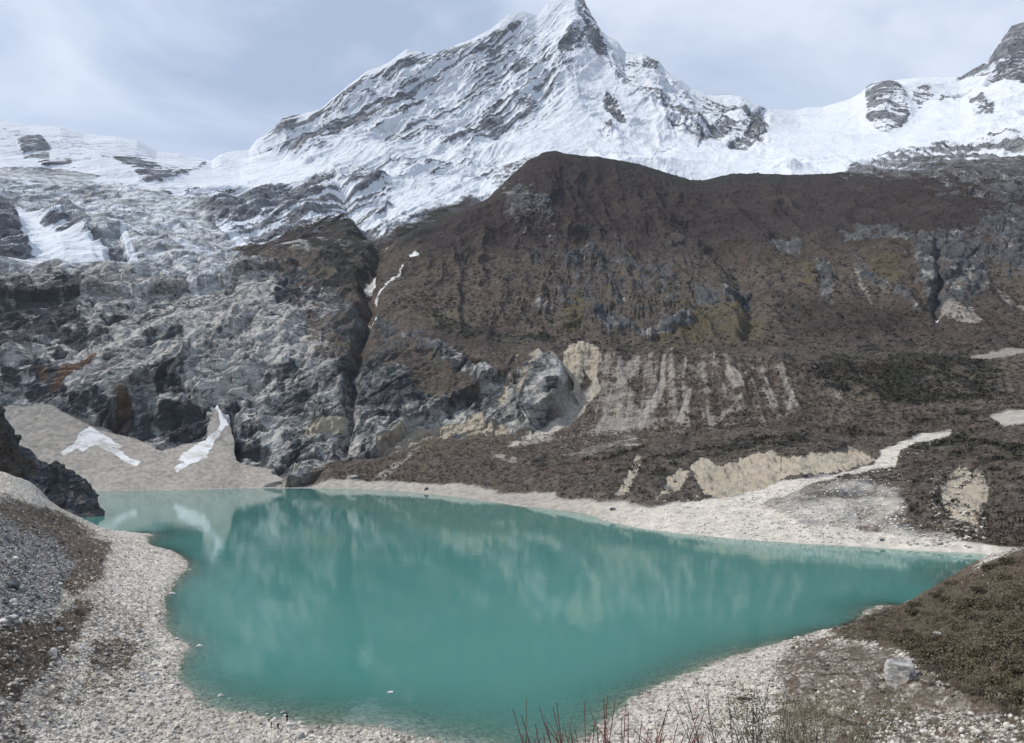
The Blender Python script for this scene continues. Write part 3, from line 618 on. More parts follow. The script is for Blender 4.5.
w1 = worley((Q[0] * .6, Q[1], Q[2] * 1.4), 1 / 130., 7)
w2 = worley((Q[0] * .6, Q[1], Q[2] * 1.4), 1 / 42., 8)
fine = fbm(P, 1 / 30., 4, .6, seed=73)
d = edge * (60 * big * (1 - .6 * smooth) + rough * (fl * (40 + 35 * right) + 18 * dia + 46 * rib + 80 * spn + 12 * w1[2] + 6 * w2[2] + 6 * fine) + smooth * 3 * fine)
ice_a = icefall * edge
w4 = worley(Pw, 1 / 28., 9)
d += ice_a * (7 * w4[2] + 6 * (fbm(Pw, 1 / 60., 4, .6, seed=75, ridged=True) - .4))
d += 16 * poly(qx, qy, [(866, 90), (872, 83), (885, 81), (893, 86), (905, 100), (911, 112), (905, 122), (890, 129), (878, 127), (866, 118)], 5) + 60 * poly(qx, qy, [(38, 216), (60, 208), (88, 222), (90, 235), (60, 235)], 5) * 0
d *= 1 - .65 * sstep(215, 190, px) * sstep(200, 175, py)
d -= 40 * line(qx, qy, [(330, 175, 2), (352, 205, 5), (372, 232, 6), (386, 248, 6)], 10)
Pd = np.stack(P, -1) + N0 * d[..., None]
N1 = grid_normals(Pd)
Nb = grid_normals(np.stack([smooth_rows(smooth_rows(Pd[..., i], 6).T, 6).T for i in range(3)], -1))
lean = N1[..., 2] - Nb[..., 2] * .55                      # ledges hold snow, faces shed it
lown = fbm(P, 1 / 350., 4, seed=91)
rz = px > 205
lean = (lean - lean[rz].mean()) / lean[rz].std()
snow = .97 + .10 * lean + .2 * lown + .3 * smooth - (1.5 * sstep(-.045, .11, rib) - .25 * sstep(.1, -.2, spn)) * np.minimum(rbias, .6) + .5 * np.clip(rbias - .5, 0, .5) * lean + 1.2 * np.clip(rbias - .6, 0, 1) * sstep(.0, -.2, rib) - 1.5 * np.maximum(rbias - .6, 0) - .3 * np.minimum(rbias, .5) * sstep(0, .3, fl)
# snow line: the lower flanks are bare
line_y = np.interp(px.ravel(), [-300, 0, 200, 260, 330, 385, 450, 500, 1300], [262, 262, 262, 226, 214, 226, 208, 196, 200]).reshape(px.shape)
snow -= 1.0 * sstep(-10, 14, qy - line_y + 12 * lown)
snow -= .62 * sstep(138, 168, qy) * sstep(830, 900, px)
snow = np.where(icefall > .3, snow - (.20 + .42 * (1 - w4[1])) * sstep(150, 175, py) - .12 + .25 * np.clip(lown, -.5, .5) , snow)
snow = np.clip(snow - .6 * darkveg, 0, 1)
snow = mx(snow, .85 * poly(sx, sy, [(88, 182), (120, 172), (166, 194), (150, 196), (115, 186)], 2), .56 * line(sx, sy, [(20, 205, 3), (35, 222, 4), (48, 232, 5), (95, 245, 7)], 4) * (1 + .9 * fbm(P, 1 / 60., 4, .6, seed=301)), .8 * line(sx, sy, [(120, 225, 3), (132, 250, 4), (160, 268, 3)], 2), .7 * line(sx, sy, [(165, 232, 2), (200, 245, 3), (225, 260, 2)], 2))
icem = np.clip(icefall * (.9 - .35 * rbias) + .25 * sstep(0, .4, lown) * icefall, 0, 1)
green = np.zeros_like(px)
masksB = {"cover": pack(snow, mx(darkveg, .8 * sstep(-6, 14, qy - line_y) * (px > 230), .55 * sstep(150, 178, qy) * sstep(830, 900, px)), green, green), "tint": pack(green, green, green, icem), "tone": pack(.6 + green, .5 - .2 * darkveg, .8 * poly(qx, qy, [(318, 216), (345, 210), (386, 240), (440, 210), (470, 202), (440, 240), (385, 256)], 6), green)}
mB = terrain_material("snow_and_rock", 5.0, (0.075, 0.083, 0.097), (0.25, 0.262, 0.28), (0.05, 0.04, 0.036), (0.08, 0.066, 0.056), 1.0, (0, .62, 0), (.6, 1, 2.0))
reg = np.where(px[:-1, :-1] < 212, 0, np.where(px[:-1, :-1] < 770, 1, 2))
grid_objects(Pd, masksB, reg, ["glacier", "snow_mountain", "snow_ridge"], [mB] * 3)
print("mountains", time.time() - T0)

# ================================================================== rock spur at the lake's far left corner
sp0 = Plain(np.full(TH.shape, 470.0), np.full(TH.shape, -6.0))
th_end = sight(104, 505)[0]
spc = Curve([(-300, 300, 640), (-150, 345, 640), (-60, 378, 632), (-20, 396, 628), (0, 404, 625), (8, 412, 624), (14, 425, 622), (22, 438, 620), (32, 450, 618), (44, 459, 616), (58, 466, 614), (70, 473, 612), (82, 484, 610), (92, 493, 608), (100, 502, 606), (104, 509, 604)])
spc.z = np.where(TH > th_end, -8 - 300 * (TH - th_end), spc.z)
spf = Plain(spc.r - 14 - np.clip(spc.z, 0, 300) * .55, np.full(TH.shape, -3.0) + np.clip(spc.z, -5, 300) * .12)
spm = Plain(spc.r - 5 - np.clip(spc.z, 0, 300) * .22, -1 + np.clip(spc.z, -5, 300) * .62)
spb = Plain(spc.r + 8 + np.clip(spc.z, 0, 300) * .3, spc.z - 4 - np.clip(spc.z, 0, 300) * .3)
spb2 = Plain(spc.r + 60 + np.clip(spc.z, 0, 300) * .9, np.full(TH.shape, -9.0))
keep = TH < th_end + .02
rowsS = [44, 60, 10, 12]
X, Y, Z = sheet([spf, spm, spc, spb, spb2], rowsS, 2)
X, Y, Z = X[:, keep], Y[:, keep], Z[:, keep]
P = (X, Y, Z); px, py = project(X, Y, Z)
sx, sy = warp(px, py, P, 0.05, 3.0, 13)
N0 = grid_normals(np.stack(P, -1))
w1 = worley(P, 1 / 22., 3); w2 = worley(P, 1 / 7., 5)
med = fbm(P, 1 / 30., 5, .55, seed=101, ridged=True) - .45
amp = sstep(-2, 6, Z)
d = amp * (5.5 * w1[2] + 2.6 * w2[2] + 5 * med + 1.0 * fbm(P, 1 / 4., 3, seed=102))
Pd = np.stack(P, -1) + N0 * d[..., None]
zero = np.zeros_like(px)
vegs = mx(.75 * poly(sx, sy, [(-400, 350), (0, 404), (20, 440), (40, 470), (20, 490), (-400, 480)], 6), .3 + zero)
grid_objects(Pd, {"cover": pack(zero, vegs, zero, zero), "tint": pack(zero, .55 * sstep(30, 60, px) + zero, .4 * poly(sx, sy, [(-100, 440), (8, 445), (16, 470), (-100, 470)], 4), zero), "tone": pack(.35 + zero, .32 + zero, zero, zero)},
             np.zeros((P[0].shape[0] - 1, P[0].shape[1] - 1), int), ["rock_spur"], [terrain_material("spur_rock", 1.0, (0.06, 0.064, 0.072), (0.25, 0.25, 0.255), (0.05, 0.041, 0.034), (0.085, 0.07, 0.055))])

# ================================================================== the near ground: left shore, beach, right bank, viewpoint slope
ctl = []                                               # azimuth, distance, height
def cz(px_, py_, z):
    th, tn = sight(px_, py_); ctl.append((float(th), float((z - EYE) / tn), z))
def cr(deg, r, z): ctl.append((math.radians(deg), r, z))
WL = [(128, 532), (150, 545), (178, 553), (187, 560), (185, 572), (172, 590), (166, 612), (168, 632), (188, 645), (182, 660), (180, 680), (195, 697), (232, 712), (270, 719), (305, 724), (340, 724), (380, 729), (430, 738), (480, 748), (525, 758), (560, 752), (590, 735), (615, 712), (650, 690), (690, 672), (720, 660), (760, 648), (800, 637), (850, 626), (900, 606), (960, 583), (1000, 568)]
for p in WL: cz(*p, 0.0)
LAKE = [(200, 560, -3), (200, 600, -3.2), (200, 640, -1.5), (215, 670, -1.8), (230, 690, -1.2), (300, 698, -1.5), (300, 712, -.5), (380, 705, -1.4), (390, 718, -.6), (450, 712, -1.4), (450, 728, -.7), (520, 715, -1.5), (520, 738, -.7), (570, 705, -1.4), (580, 725, -.6), (620, 680, -1.8), (700, 645, -2.2), (800, 618, -2.5), (900, 588, -3), (300, 620, -8), (450, 640, -8), (600, 620, -8), (750, 600, -7), (850, 580, -6), (160, 530, -4), (300, 560, -10), (500, 560, -10), (700, 570, -8), (960, 565, -5), (200, 515, -8), (500, 525, -10), (800, 558, -7), (130, 515, -4), (1010, 560, -3)]
for p in LAKE: cz(*p)
LEFT = [(0, 743, 7.5), (60, 743, 4.8), (150, 743, 2.6), (250, 743, 1.7), (350, 743, 1.2), (430, 752, .8), (520, 785, 1.5), (0, 700, 9), (60, 695, 5.5), (120, 690, 2.8), (0, 650, 11.5), (60, 650, 7), (120, 640, 3), (0, 600, 14.5), (60, 600, 8.8), (120, 595, 3.4), (0, 560, 18), (60, 560, 11), (120, 562, 4), (0, 525, 23), (50, 525, 14), (98, 535, 5), (0, 500, 27), (40, 505, 18), (90, 522, 6), (0, 480, 30.5), (40, 489, 21), (-120, 743, 14), (-120, 650, 19), (-120, 560, 28), (-120, 490, 38)]
for p in LEFT: cz(*p)
for d_, r, z in ((-34, 450, 26), (-32, 450, 16), (-30.5, 450, 6), (-29, 430, -1), (-36, 470, 34), (-45, 470, 60), (-34, 620, 12), (-45, 620, 30), (-30, 560, -8), (-27, 500, -9), (-50, 300, 60), (-50, 150, 34)): cr(d_, r, z)
RIGHT = [(1024, 743, 15), (950, 743, 11), (850, 743, 7.6), (760, 743, 4.2), (680, 743, 2), (620, 745, .8), (1024, 690, 17), (950, 690, 12.4), (900, 676, 10.4), (850, 680, 8), (780, 690, 4.4), (710, 695, 1.8), (1024, 640, 18.6), (960, 640, 13.4), (900, 640, 9.8), (850, 650, 6.4), (800, 655, 3), (1024, 600, 19.2), (960, 610, 14), (920, 610, 11), (1024, 559, 19), (985, 566, 16.4), (940, 586, 12.6), (905, 606, 9.2), (870, 618, 6), (832, 629, 3.2), (1120, 743, 22), (1120, 650, 26), (1120, 560, 26)]
for p in RIGHT: cz(*p)
for d_, r, z in ((34.6, 275, 9), (36, 285, 10), (45, 300, 14), (32, 285, -1), (30.5, 262, -1), (45, 450, 4), (34, 330, -3), (36, 420, -4), (50, 150, 36), (50, 220, 34), (10, 640, -12), (20, 500, -12), (30, 430, -8), (-10, 640, -12), (-20, 640, -12), (0, 400, -12)): cr(d_, r, z)
for d_ in (-75, -50, -30, -12, 5, 22, 40, 75):
    k = 1 + .25 * (abs(d_) / 40)
    for r in (1, 4, 9, 18, 35, 60): cr(d_, r, 48.5 - .425 * r + (0 if abs(d_) < 25 or r < 30 else 1.5 * k))
    if abs(d_) < 25: cr(d_, 84, 11.0)
ctl = np.array(ctl)
AZS = 1.6
cu, cv = ctl[:, 0] * AZS, np.log(ctl[:, 1])
def tps(r2): return np.where(r2 > 0, .5 * r2 * np.log(r2 + 1e-12), 0)
K = tps((cu[:, None] - cu) ** 2 + (cv[:, None] - cv) ** 2) + np.eye(len(cu)) * 2e-4
Bm = np.stack([np.ones_like(cu), cu, cv], 1)
A_ = np.block([[K, Bm], [Bm.T, np.zeros((3, 3))]])
sol = np.linalg.solve(A_, np.concatenate([ctl[:, 2], np.zeros(3)]))
def near_z(th, r):
    sh = np.broadcast(th, r).shape
    u = (np.broadcast_to(th, sh) * AZS).ravel(); w = np.log(np.broadcast_to(r, sh)).ravel()
    out = np.empty(u.size)
    def go(i):
        s = slice(i, min(u.size, i + 8192))
        out[s] = tps((u[s, None] - cu) ** 2 + (w[s, None] - cv) ** 2) @ sol[:-3] + sol[-3] + u[s] * sol[-2] + w[s] * sol[-1]
    list(POOL.map(go, range(0, u.size, 8192)))
    return out.reshape(sh)
THN = np.concatenate([np.linspace(math.radians(-75), TH[0], 30)[:-1], TH, np.linspace(TH[-1], math.radians(75), 30)[1:]])
rr = np.concatenate([np.geomspace(1.0, 92, int(70 * RES)), 1 / np.linspace(1 / 93., 1 / 640., int(430 * RES))])
Rg = rr[:, None] + 0 * THN
Zg = near_z(THN[None, :], rr[:, None])
X, Y, Z = Rg * np.sin(THN), Rg * np.cos(THN), Zg
P = (X, Y, Z); px, py = project(X, Y, Z)
front = Y > 5
px = np.where(front, px, -9999); py = np.where(front, py, 9999)
qx, qy = warp(px, py, P, 0.05, 9.0, 3)
sx, sy = warp(px, py, P, 0.15, 4.0, 13)
zero = np.zeros_like(px)
vegN = mx(.8 * poly(qx, qy, [(-200, 495), (0, 496), (60, 510), (112, 545), (100, 580), (70, 600), (56, 585), (75, 560), (50, 540), (0, 520), (-200, 520)], 6), .85 * poly(qx, qy, [(-200, 630), (0, 628), (50, 618), (72, 600), (95, 602), (78, 640), (50, 672), (20, 700), (-200, 690)], 7), .62 * poly(qx, qy, [(88, 632), (140, 638), (132, 672), (85, 682)], 8), .4 * poly(qx, qy, [(60, 600), (150, 600), (150, 700), (40, 720)], 14), .5 * poly(qx, qy, [(-200, 700), (20, 705), (40, 743), (0, 760), (-200, 760)], 8),
    .98 * poly(qx, qy, [(1300, 520), (1040, 545), (985, 560), (940, 580), (905, 600), (866, 614), (830, 626), (838, 638), (862, 640), (885, 650), (905, 655), (925, 668), (940, 690), (985, 705), (1040, 706), (1300, 706)], 8),
    .52 * poly(qx, qy, [(798, 634), (840, 630), (900, 650), (940, 690), (1300, 700), (1300, 780), (860, 780), (800, 720), (770, 700), (770, 665)], 10), .5 * poly(qx, qy, [(740, 700), (760, 694), (772, 700), (760, 708), (742, 708)], 3), .45 * poly(qx, qy, [(770, 700), (840, 700), (900, 743), (900, 800), (770, 800)], 12))
top = 1 - sstep(45, 90, Rg)
vegN = np.maximum(vegN, .8 * top)
talus = mx(poly(qx, qy, [(-200, 516), (0, 518), (55, 530), (78, 560), (62, 592), (48, 622), (0, 632), (-200, 635)], 7))
soil = mx(.75 * poly(qx, qy, [(772, 665), (800, 640), (850, 640), (905, 655), (935, 690), (1040, 702), (1300, 702), (1300, 760), (1000, 728), (880, 716), (850, 770), (770, 770), (780, 700)], 10), .55 * poly(qx, qy, [(60, 500), (120, 540), (112, 580), (90, 640), (60, 720), (0, 743), (-200, 743), (-200, 500)], 14), .35 * poly(qx, qy, [(0, 715), (200, 700), (300, 735), (200, 760), (0, 760)], 12))
chute = line(sx, sy, [(-200, 452, 9), (0, 478, 12), (20, 486, 7), (60, 508, 5), (112, 527, 2.5)], 2)
pale = mx(.7 * chute, .8 * poly(qx, qy, [(600, 743), (620, 710), (660, 688), (730, 658), (800, 638), (790, 665), (760, 690), (740, 720), (740, 770), (600, 770)], 8), .55 * poly(qx, qy, [(150, 690), (300, 722), (450, 743), (450, 770), (100, 770), (100, 710)], 10))
vegN = vegN * (1 - chute)
oliveN = mx(.6 * poly(qx, qy, [(905, 600), (1040, 560), (1300, 560), (1300, 690), (960, 690), (900, 640)], 14))
N0 = grid_normals(np.stack(P, -1))
shoreamp = sstep(0.05, 2.5, np.abs(Z))
w1 = worley(P, 1 / 3.2, 3); w2 = worley(P, 1 / 1.1, 5)
hum = fbm(P, 1 / 9., 4, .55, seed=111)
d = (.35 + .9 * shoreamp) * (1.0 * hum + .9 * fbm(P, 1 / 30., 3, seed=112) * shoreamp)
d += sstep(-.5, .3, Z) * ((.5 + 1.0 * talus) * .55 * w1[2] + .28 * w2[2])
d += vegN * .9 * (fbm(P, 1 / 3.5, 4, .6, seed=113, ridged=True) - .3) * (Rg > 80)
# the low ruts and gullies of the right bank
d -= .8 * line(qx, qy, [(1024, 700, 4), (940, 712, 6), (860, 720, 6), (800, 700, 5)], 8)
d = np.where(Rg < 85, d * .3, d)
Pd = np.stack(P, -1); Pd[..., 2] += d
NEAR = dict(P=Pd, px=px, py=py, veg=vegN, talus=talus, pale=pale, N=N0)
masksN = {"cover": pack(zero, vegN, np.maximum(pale, .12 + zero), talus), "tint": pack(soil, sstep(.9, -.3, Pd[..., 2]) * (Rg > 90) * (chute < .3), oliveN, zero)}
nearmat = None
def near_material():
    t = NT("shore_stones_and_scrub")
    snow, veg, pal, tal = t.attr("cover"); rust, wet, oli, ice = t.attr("tint")
    n0 = t.noise(0.06, 4, .6); n1 = t.noise(0.35, 5, .65); n2 = t.noise(1.6, 4, .7)
    # three sizes of cobbles, each with its own grey
    va = t.n("ShaderNodeTexVoronoi"); va.inputs["Scale"].default_value = 0.75; t.l(t.pos(), va.inputs["Vector"])
    vb = t.n("ShaderNodeTexVoronoi"); vb.inputs["Scale"].default_value = 2.1; t.l(t.pos(), vb.inputs["Vector"])
    sa = t.n("ShaderNodeSeparateColor"); t.l(va.outputs["Color"], sa.inputs[0])
    sb = t.n("ShaderNodeSeparateColor"); t.l(vb.outputs["Color"], sb.inputs[0])
    tone = t.math('MULTIPLY_ADD', sa.outputs[0], .45, t.math('MULTIPLY', sb.outputs[0], .55))
    tone = t.math('MULTIPLY_ADD', t.math('SUBTRACT', n1, .5), .9, tone)
    stone = t.mix(t.ss(tone, .15, .85), (0.19, 0.178, 0.162), (0.58, 0.54, 0.48))
    stone = t.mix(t.ss(sb.outputs[1], .8, .98), stone, (0.62, 0.60, 0.57))
    sand = t.mix(t.ss(n1, .35, .65), (0.36, 0.33, 0.29), (0.48, 0.44, 0.39))
    col = t.mix(thresh(t, pal, n0, .3, .8), stone, t.mix(.45, stone, sand))
    gaps = t.ss(va.outputs["Distance"], .62, .95)
    col = t.mix(t.math('MULTIPLY', gaps, .5), col, (0.10, 0.09, 0.08))
    so = t.mix(t.ss(t.math('MULTIPLY_ADD', n2, .5, t.math('MULTIPLY', n1, .5)), .38, .62), (0.135, 0.118, 0.098), (0.30, 0.272, 0.235))
    col = t.mix(thresh(t, rust, t.math('MULTIPLY_ADD', n2, .5, t.math('MULTIPLY', n1, .5)), .15, 1.3), col, so)
    blue = t.mix(t.ss(tone, .2, .9), (0.06, 0.059, 0.06), (0.34, 0.33, 0.32))
    col = t.mix(thresh(t, tal, n1, .25, .6), col, blue)
    vc = t.mix(t.ss(n1, .35, .65), (0.050, 0.038, 0.029), (0.105, 0.084, 0.064))
    vc = t.mix(t.ss(n2, .5, .75), vc, (0.16, 0.14, 0.115))
    vc = t.mix(thresh(t, oli, n1, .2, .6), vc, t.mix(n2, (0.052, 0.046, 0.032), (0.118, 0.104, 0.074)))
    vfac = thresh(t, veg, t.math('MULTIPLY_ADD', n2, .45, t.math('MULTIPLY', n1, .55)), .1, 1.5)
    col = t.mix(vfac, col, vc)
    col = t.mix(t.math('MULTIPLY', wet, .45), col, (0.11, 0.095, 0.075))
    h = t.math('MULTIPLY_ADD', va.outputs["Distance"], -.7, t.math('MULTIPLY', vb.outputs["Distance"], -.35))
    h = t.math('MULTIPLY_ADD', n2, .5, h)
    t.principled(col, .9, t.bump(h, .8, .45), .15)
    return t.m
mN = near_material()
pxq, pyq, Rq = px[:-1, :-1], py[:-1, :-1], Rg[:-1, :-1]
reg = np.where(Rq < 90, 0, np.where(pxq > 560, 1, 2))
grid_objects(Pd, masksN, reg, ["viewpoint_slope", "right_bank", "left_shore"], [mN] * 3)
print("near", time.time() - T0)

# ================================================================== lake
thw = np.linspace(math.radians(-60), math.radians(60), int(420 * RES))
rw = np.concatenate([1 / np.linspace(1 / 100., 1 / 400., int(220 * RES)), np.linspace(405, 1000, 60)])
shr = np.interp(thw, TH, shore.r)
Xw, Yw = rw[:, None] * np.sin(thw), rw[:, None] * np.cos(thw)
nz = near_z(thw[None, :], np.minimum(rw, 600)[:, None])
depth = np.minimum(np.where(rw[:, None] < 600, -nz, 12), (shr[None, :] - rw[:, None]) * .13)
depth = np.clip(depth, 0, 12)
lake_me = mesh_from("lake_water", np.stack([Xw, Yw, np.zeros_like(Xw)], -1).reshape(-1, 3), grid_faces(*Xw.shape).reshape(-1, 4))
at = lake_me.attributes.new("depth", 'FLOAT', 'POINT'); at.data.foreach_set("value", depth.astype(F32).ravel())
def water_material():
    t = NT("glacial_water")
    dp = t.n("ShaderNodeAttribute"); dp.attribute_name = "depth"
    clar = t.math('POWER', 2.718, t.math('MULTIPLY', dp.outputs["Fac"], -.85))
    mur = t.noise(.006, 3, .5)
    col = t.mix(t.ss(mur, .35, .65), (0.064, 0.206, 0.186), (0.076, 0.224, 0.202))
    n1 = t.noise(.9, 3, .55, t.mapped((1, .6, 1))); n2 = t.noise(.08, 2, .5)
    hgt = t.math('MULTIPLY_ADD', n1, .05, t.math('MULTIPLY', n2, .12))
    nrm = t.bump(hgt, .28, 1.0)
    df = t.n("ShaderNodeBsdfDiffuse"); t.l(col, df.inputs[0])
    tr = t.n("ShaderNodeBsdfTransparent"); tr.inputs[0].default_value = (.80, .92, .88, 1)
    body = t.n("ShaderNodeMixShader"); t.l(clar, body.inputs[0]); t.l(df.outputs[0], body.inputs[1]); t.l(tr.outputs[0], body.inputs[2])
    gl = t.n("ShaderNodeBsdfGlossy"); gl.inputs["Roughness"].default_value = .03; gl.inputs[0].default_value = (.92, .96, .96, 1); t.l(nrm, gl.inputs["Normal"])
    fr = t.n("ShaderNodeFresnel"); fr.inputs[0].default_value = 1.33; t.l(nrm, fr.inputs["Normal"])
    fin = t.n("ShaderNodeMixShader"); t.l(t.math('MULTIPLY', fr.outputs[0], WATER_REFL), fin.inputs[0]); t.l(body.outputs[0], fin.inputs[1]); t.l(gl.outputs[0], fin.inputs[2])
    t.l(fin.outputs[0], t.out.inputs[0])
    return t.m
WATER_REFL = 1.0
lake = link("lake_water", lake_me, water_material()); lake["kind"] = "structure"

gm = NT("ground_far"); gm.principled((0.12, 0.11, 0.10), .95)
gme = mesh_from("ground", np.array([(-7000, -7000, -25), (7000, -7000, -25), (7000, 7000, -25), (-7000, 7000, -25)], float), np.array([[0, 1, 2, 3]]))
go = link("ground", gme, gm.m, smooth=False); go["kind"] = "structure"

# ================================================================== sky and sun
SUN_EL, SUN_AZ = math.radians(49), math.radians(-98)      # azimuth from the view direction (+Y), negative = to the left
wd = bpy.data.worlds.new("World"); scene.world = wd; wd.use_nodes = True
wt = wd.node_tree; wt.nodes.clear()
def wn(t, **k):
    n = wt.nodes.new(t)
    for a_, b_ in k.items(): setattr(n, a_, b_)
    return n
wo = wn("ShaderNodeOutputWorld"); bg = wn("ShaderNodeBackground"); bg2 = wn("ShaderNodeBackground"); mxs = wn("ShaderNodeMixShader")
skyn = wn("ShaderNodeTexSky", sky_type='NISHITA'); skyn.sun_disc = False; skyn.sun_elevation = SUN_EL; skyn.sun_rotation = SUN_AZ; skyn.altitude = 3700; skyn.air_density = 1.0; skyn.dust_density = 1.5
tc = wn("ShaderNodeTexCoord"); mp = wn("ShaderNodeMapping"); mp.inputs["Scale"].default_value = (1.1, 1.1, 2.2); mp.inputs["Location"].default_value = (.3, .2, .1)
wt.links.new(tc.outputs["Generated"], mp.inputs[0])
nz1 = wn("ShaderNodeTexNoise"); nz1.inputs["Scale"].default_value = 2.4; nz1.inputs["Detail"].default_value = 6; nz1.inputs["Roughness"].default_value = .52; nz1.inputs["Distortion"].default_value = .5
wt.links.new(mp.outputs[0], nz1.inputs["Vector"])
cr_ = wn("ShaderNodeValToRGB"); e = cr_.color_ramp.elements
e[0].position = .36; e[0].color = (.42, .515, .70, 1); e[1].position = .60; e[1].color = (.76, .84, .98, 1)
wt.links.new(nz1.outputs["Fac"], cr_.inputs[0]); wt.links.new(cr_.outputs[0], bg2.inputs[0])
bg2.inputs[1].default_value = 1.1
wt.links.new(skyn.outputs[0], bg.inputs[0]); bg.inputs[1].default_value = .1
mxs.inputs[0].default_value = .85
wt.links.new(bg.outputs[0], mxs.inputs[1]); wt.links.new(bg2.outputs[0], mxs.inputs[2]); wt.links.new(mxs.outputs[0], wo.inputs[0])
sl = bpy.data.lights.new("sun", 'SUN'); sl.energy = 3.7; sl.angle = math.radians(0.8); sl.color = (1, .94, .85)
sun = bpy.data.objects.new("sun", sl); COL.objects.link(sun)
sdir = Vector((math.sin(SUN_AZ) * math.cos(SUN_EL), math.cos(SUN_AZ) * math.cos(SUN_EL), math.sin(SUN_EL)))
sun.rotation_euler = sdir.to_track_quat('Z', 'Y').to_euler(); sun.location = (0, 0, 300)
vs = scene.view_settings; vs.view_transform = 'Standard'; vs.look = 'None'; vs.exposure = 0.05; vs.gamma = 1.0; vs.use_curve_mapping = False
scene.cycles.max_bounces = 5; scene.cycles.diffuse_bounces = 2; scene.cycles.glossy_bounces = 2; scene.cycles.transparent_max_bounces = 8

# ================================================================== things
def tag(o, label=None, cat=None, group=None, kind=None):
    if label: o["label"] = label
    if cat: o["category"] = cat
    if group: o["group"] = group
    if kind: o["kind"] = kind
    return o

def empty(name, loc, rz=0.0):
    o = bpy.data.objects.new(name, None); COL.objects.link(o); o.location = loc; o.rotation_euler = (0, 0, rz); o.empty_display_size = .2
    return o

def copy_tree(root):
    c = root.copy(); COL.objects.link(c)
    for ch in root.children:
        d = ch.copy(); COL.objects.link(d); d.parent = c
    return c

class Picker:
    """points of a terrain sheet inside a surveyed outline"""
    def __init__(self, D):
        self.D = D
        self.kd = None
    def at(self, x, y):
        m = (self.D["px"] - x) ** 2 + (self.D["py"] - y) ** 2
        i = np.unravel_index(np.argmin(m), m.shape)
        return Vector(self.D["P"][i])
    def pool(self, pts, cond=None):
        p = np.array(pts, float)
        px, py = self.D["px"], self.D["py"]
        m = (px > p[:, 0].min()) & (px < p[:, 0].max()) & (py > p[:, 1].min()) & (py < p[:, 1].max())
        if cond is not None: m &= cond
        ii = np.nonzero(m)
        w = poly(px[ii], py[ii], pts, .5) > .5
        return self.D["P"][ii[0][w], ii[1][w]]
NP, FP_ = Picker(NEAR), Picker(FAR)

# ---------------------------------------------------------------- stones
def stone_verts(seed, sub=2, flat=.65, sharp=1.0):
    rs = np.random.RandomState(seed)
    bm = bmesh.new(); bmesh.ops.create_icosphere(bm, subdivisions=sub, radius=1.0)
    v = np.array([x.co[:] for x in bm.verts]); f = np.array([[w.index for w in q.verts] for q in bm.faces]); bm.free()
    for _ in range(9):                                     # knock flat faces off the lump
        n = rs.normal(size=3); n /= np.linalg.norm(n)
        h = rs.uniform(.45, .85); k = v @ n - h
        v -= np.outer(np.maximum(k, 0) * sharp, n)
    v *= 1 + .10 * fbm((v[:, 0] + seed, v[:, 1], v[:, 2]), 1.7, 3, seed=seed % 50)[:, None]
    v *= np.array([1.0, rs.uniform(.65, .95), flat * rs.uniform(.8, 1.15)])
    return v, f
def stone_material(name, dark, light, stain=None, scale=1.0):
    t = NT(name)
    oi = t.n("ShaderNodeObjectInfo"); tcn = t.n("ShaderNodeTexCoord"); src = tcn.outputs["Object"]
    n1 = t.noise(1.6 * scale, 5, .65, t.mapped((1, 1, 2.6), (.5, .3, 0), src), .5); n2 = t.noise(7 * scale, 3, .7, src)
    f = t.math('ADD', t.math('MULTIPLY_ADD', t.math('SUBTRACT', n1, .5), 2.4, .35), t.math('MULTIPLY', oi.outputs["Random"], .45))
    col = t.mix(t.ss(f, 0, 1), dark, light)
    col = t.mix(t.math('MULTIPLY', t.ss(n2, .5, .75), .35), col, tuple(c * .45 for c in dark))
    if stain:
        sx_ = t.n("ShaderNodeSeparateXYZ"); t.l(src, sx_.inputs[0])
        a_ = t.math('MULTIPLY', t.ss(sx_.outputs[2], .1, -.25), t.ss(t.math('MULTIPLY_ADD', n1, .8, sx_.outputs[1]), .1, -.35))
        col = t.mix(a_, col, stain)
    t.principled(col, .9, t.bump(t.math('MULTIPLY_ADD', n2, .4, n1), .8, .12), .2)
    return t.m
M_PALE = stone_material("pale_stone", (0.30, 0.29, 0.275), (0.66, 0.64, 0.60))
M_GREY = stone_material("grey_stone", (0.10, 0.098, 0.097), (0.36, 0.35, 0.335))
M_DARK = stone_material("slate_stone", (0.045, 0.05, 0.058), (0.16, 0.17, 0.185))
M_BIG = stone_material("striped_boulder", (0.10, 0.10, 0.105), (0.50, 0.49, 0.47), (0.38, 0.30, 0.21), 1.2)
VAR = [mesh_from("stone", *stone_verts(100 + i)) for i in range(8)]
for m_ in VAR: m_.materials.append(M_PALE)
VARG = [m_.copy() for m_ in VAR]
for m_ in VARG: m_.materials.clear(); m_.materials.append(M_GREY)
def stones(pts, n, s0, s1, label, group, grey=.15, sink=.25, seed=0):
    rs = np.random.RandomState(seed)
    if len(pts) == 0: return
    idx = rs.choice(len(pts), min(n, len(pts)), replace=False)
    for i in idx:
        me = (VARG if rs.rand() < grey else VAR)[rs.randint(8)]
        o = bpy.data.objects.new("stone", me); COL.objects.link(o)
        s = s0 * (s1 / s0) ** (rs.rand() ** 1.7)
        p = pts[i]
        o.location = (p[0] + rs.uniform(-.3, .3), p[1] + rs.uniform(-.3, .3), p[2] + s * .62 * (.5 - sink))
        o.scale = (s, s, s); o.rotation_euler = (rs.uniform(-.35, .35), rs.uniform(-.35, .35), rs.uniform(0, 6.28))
        tag(o, label, "stone", group)
SH = NEAR["P"][..., 2]
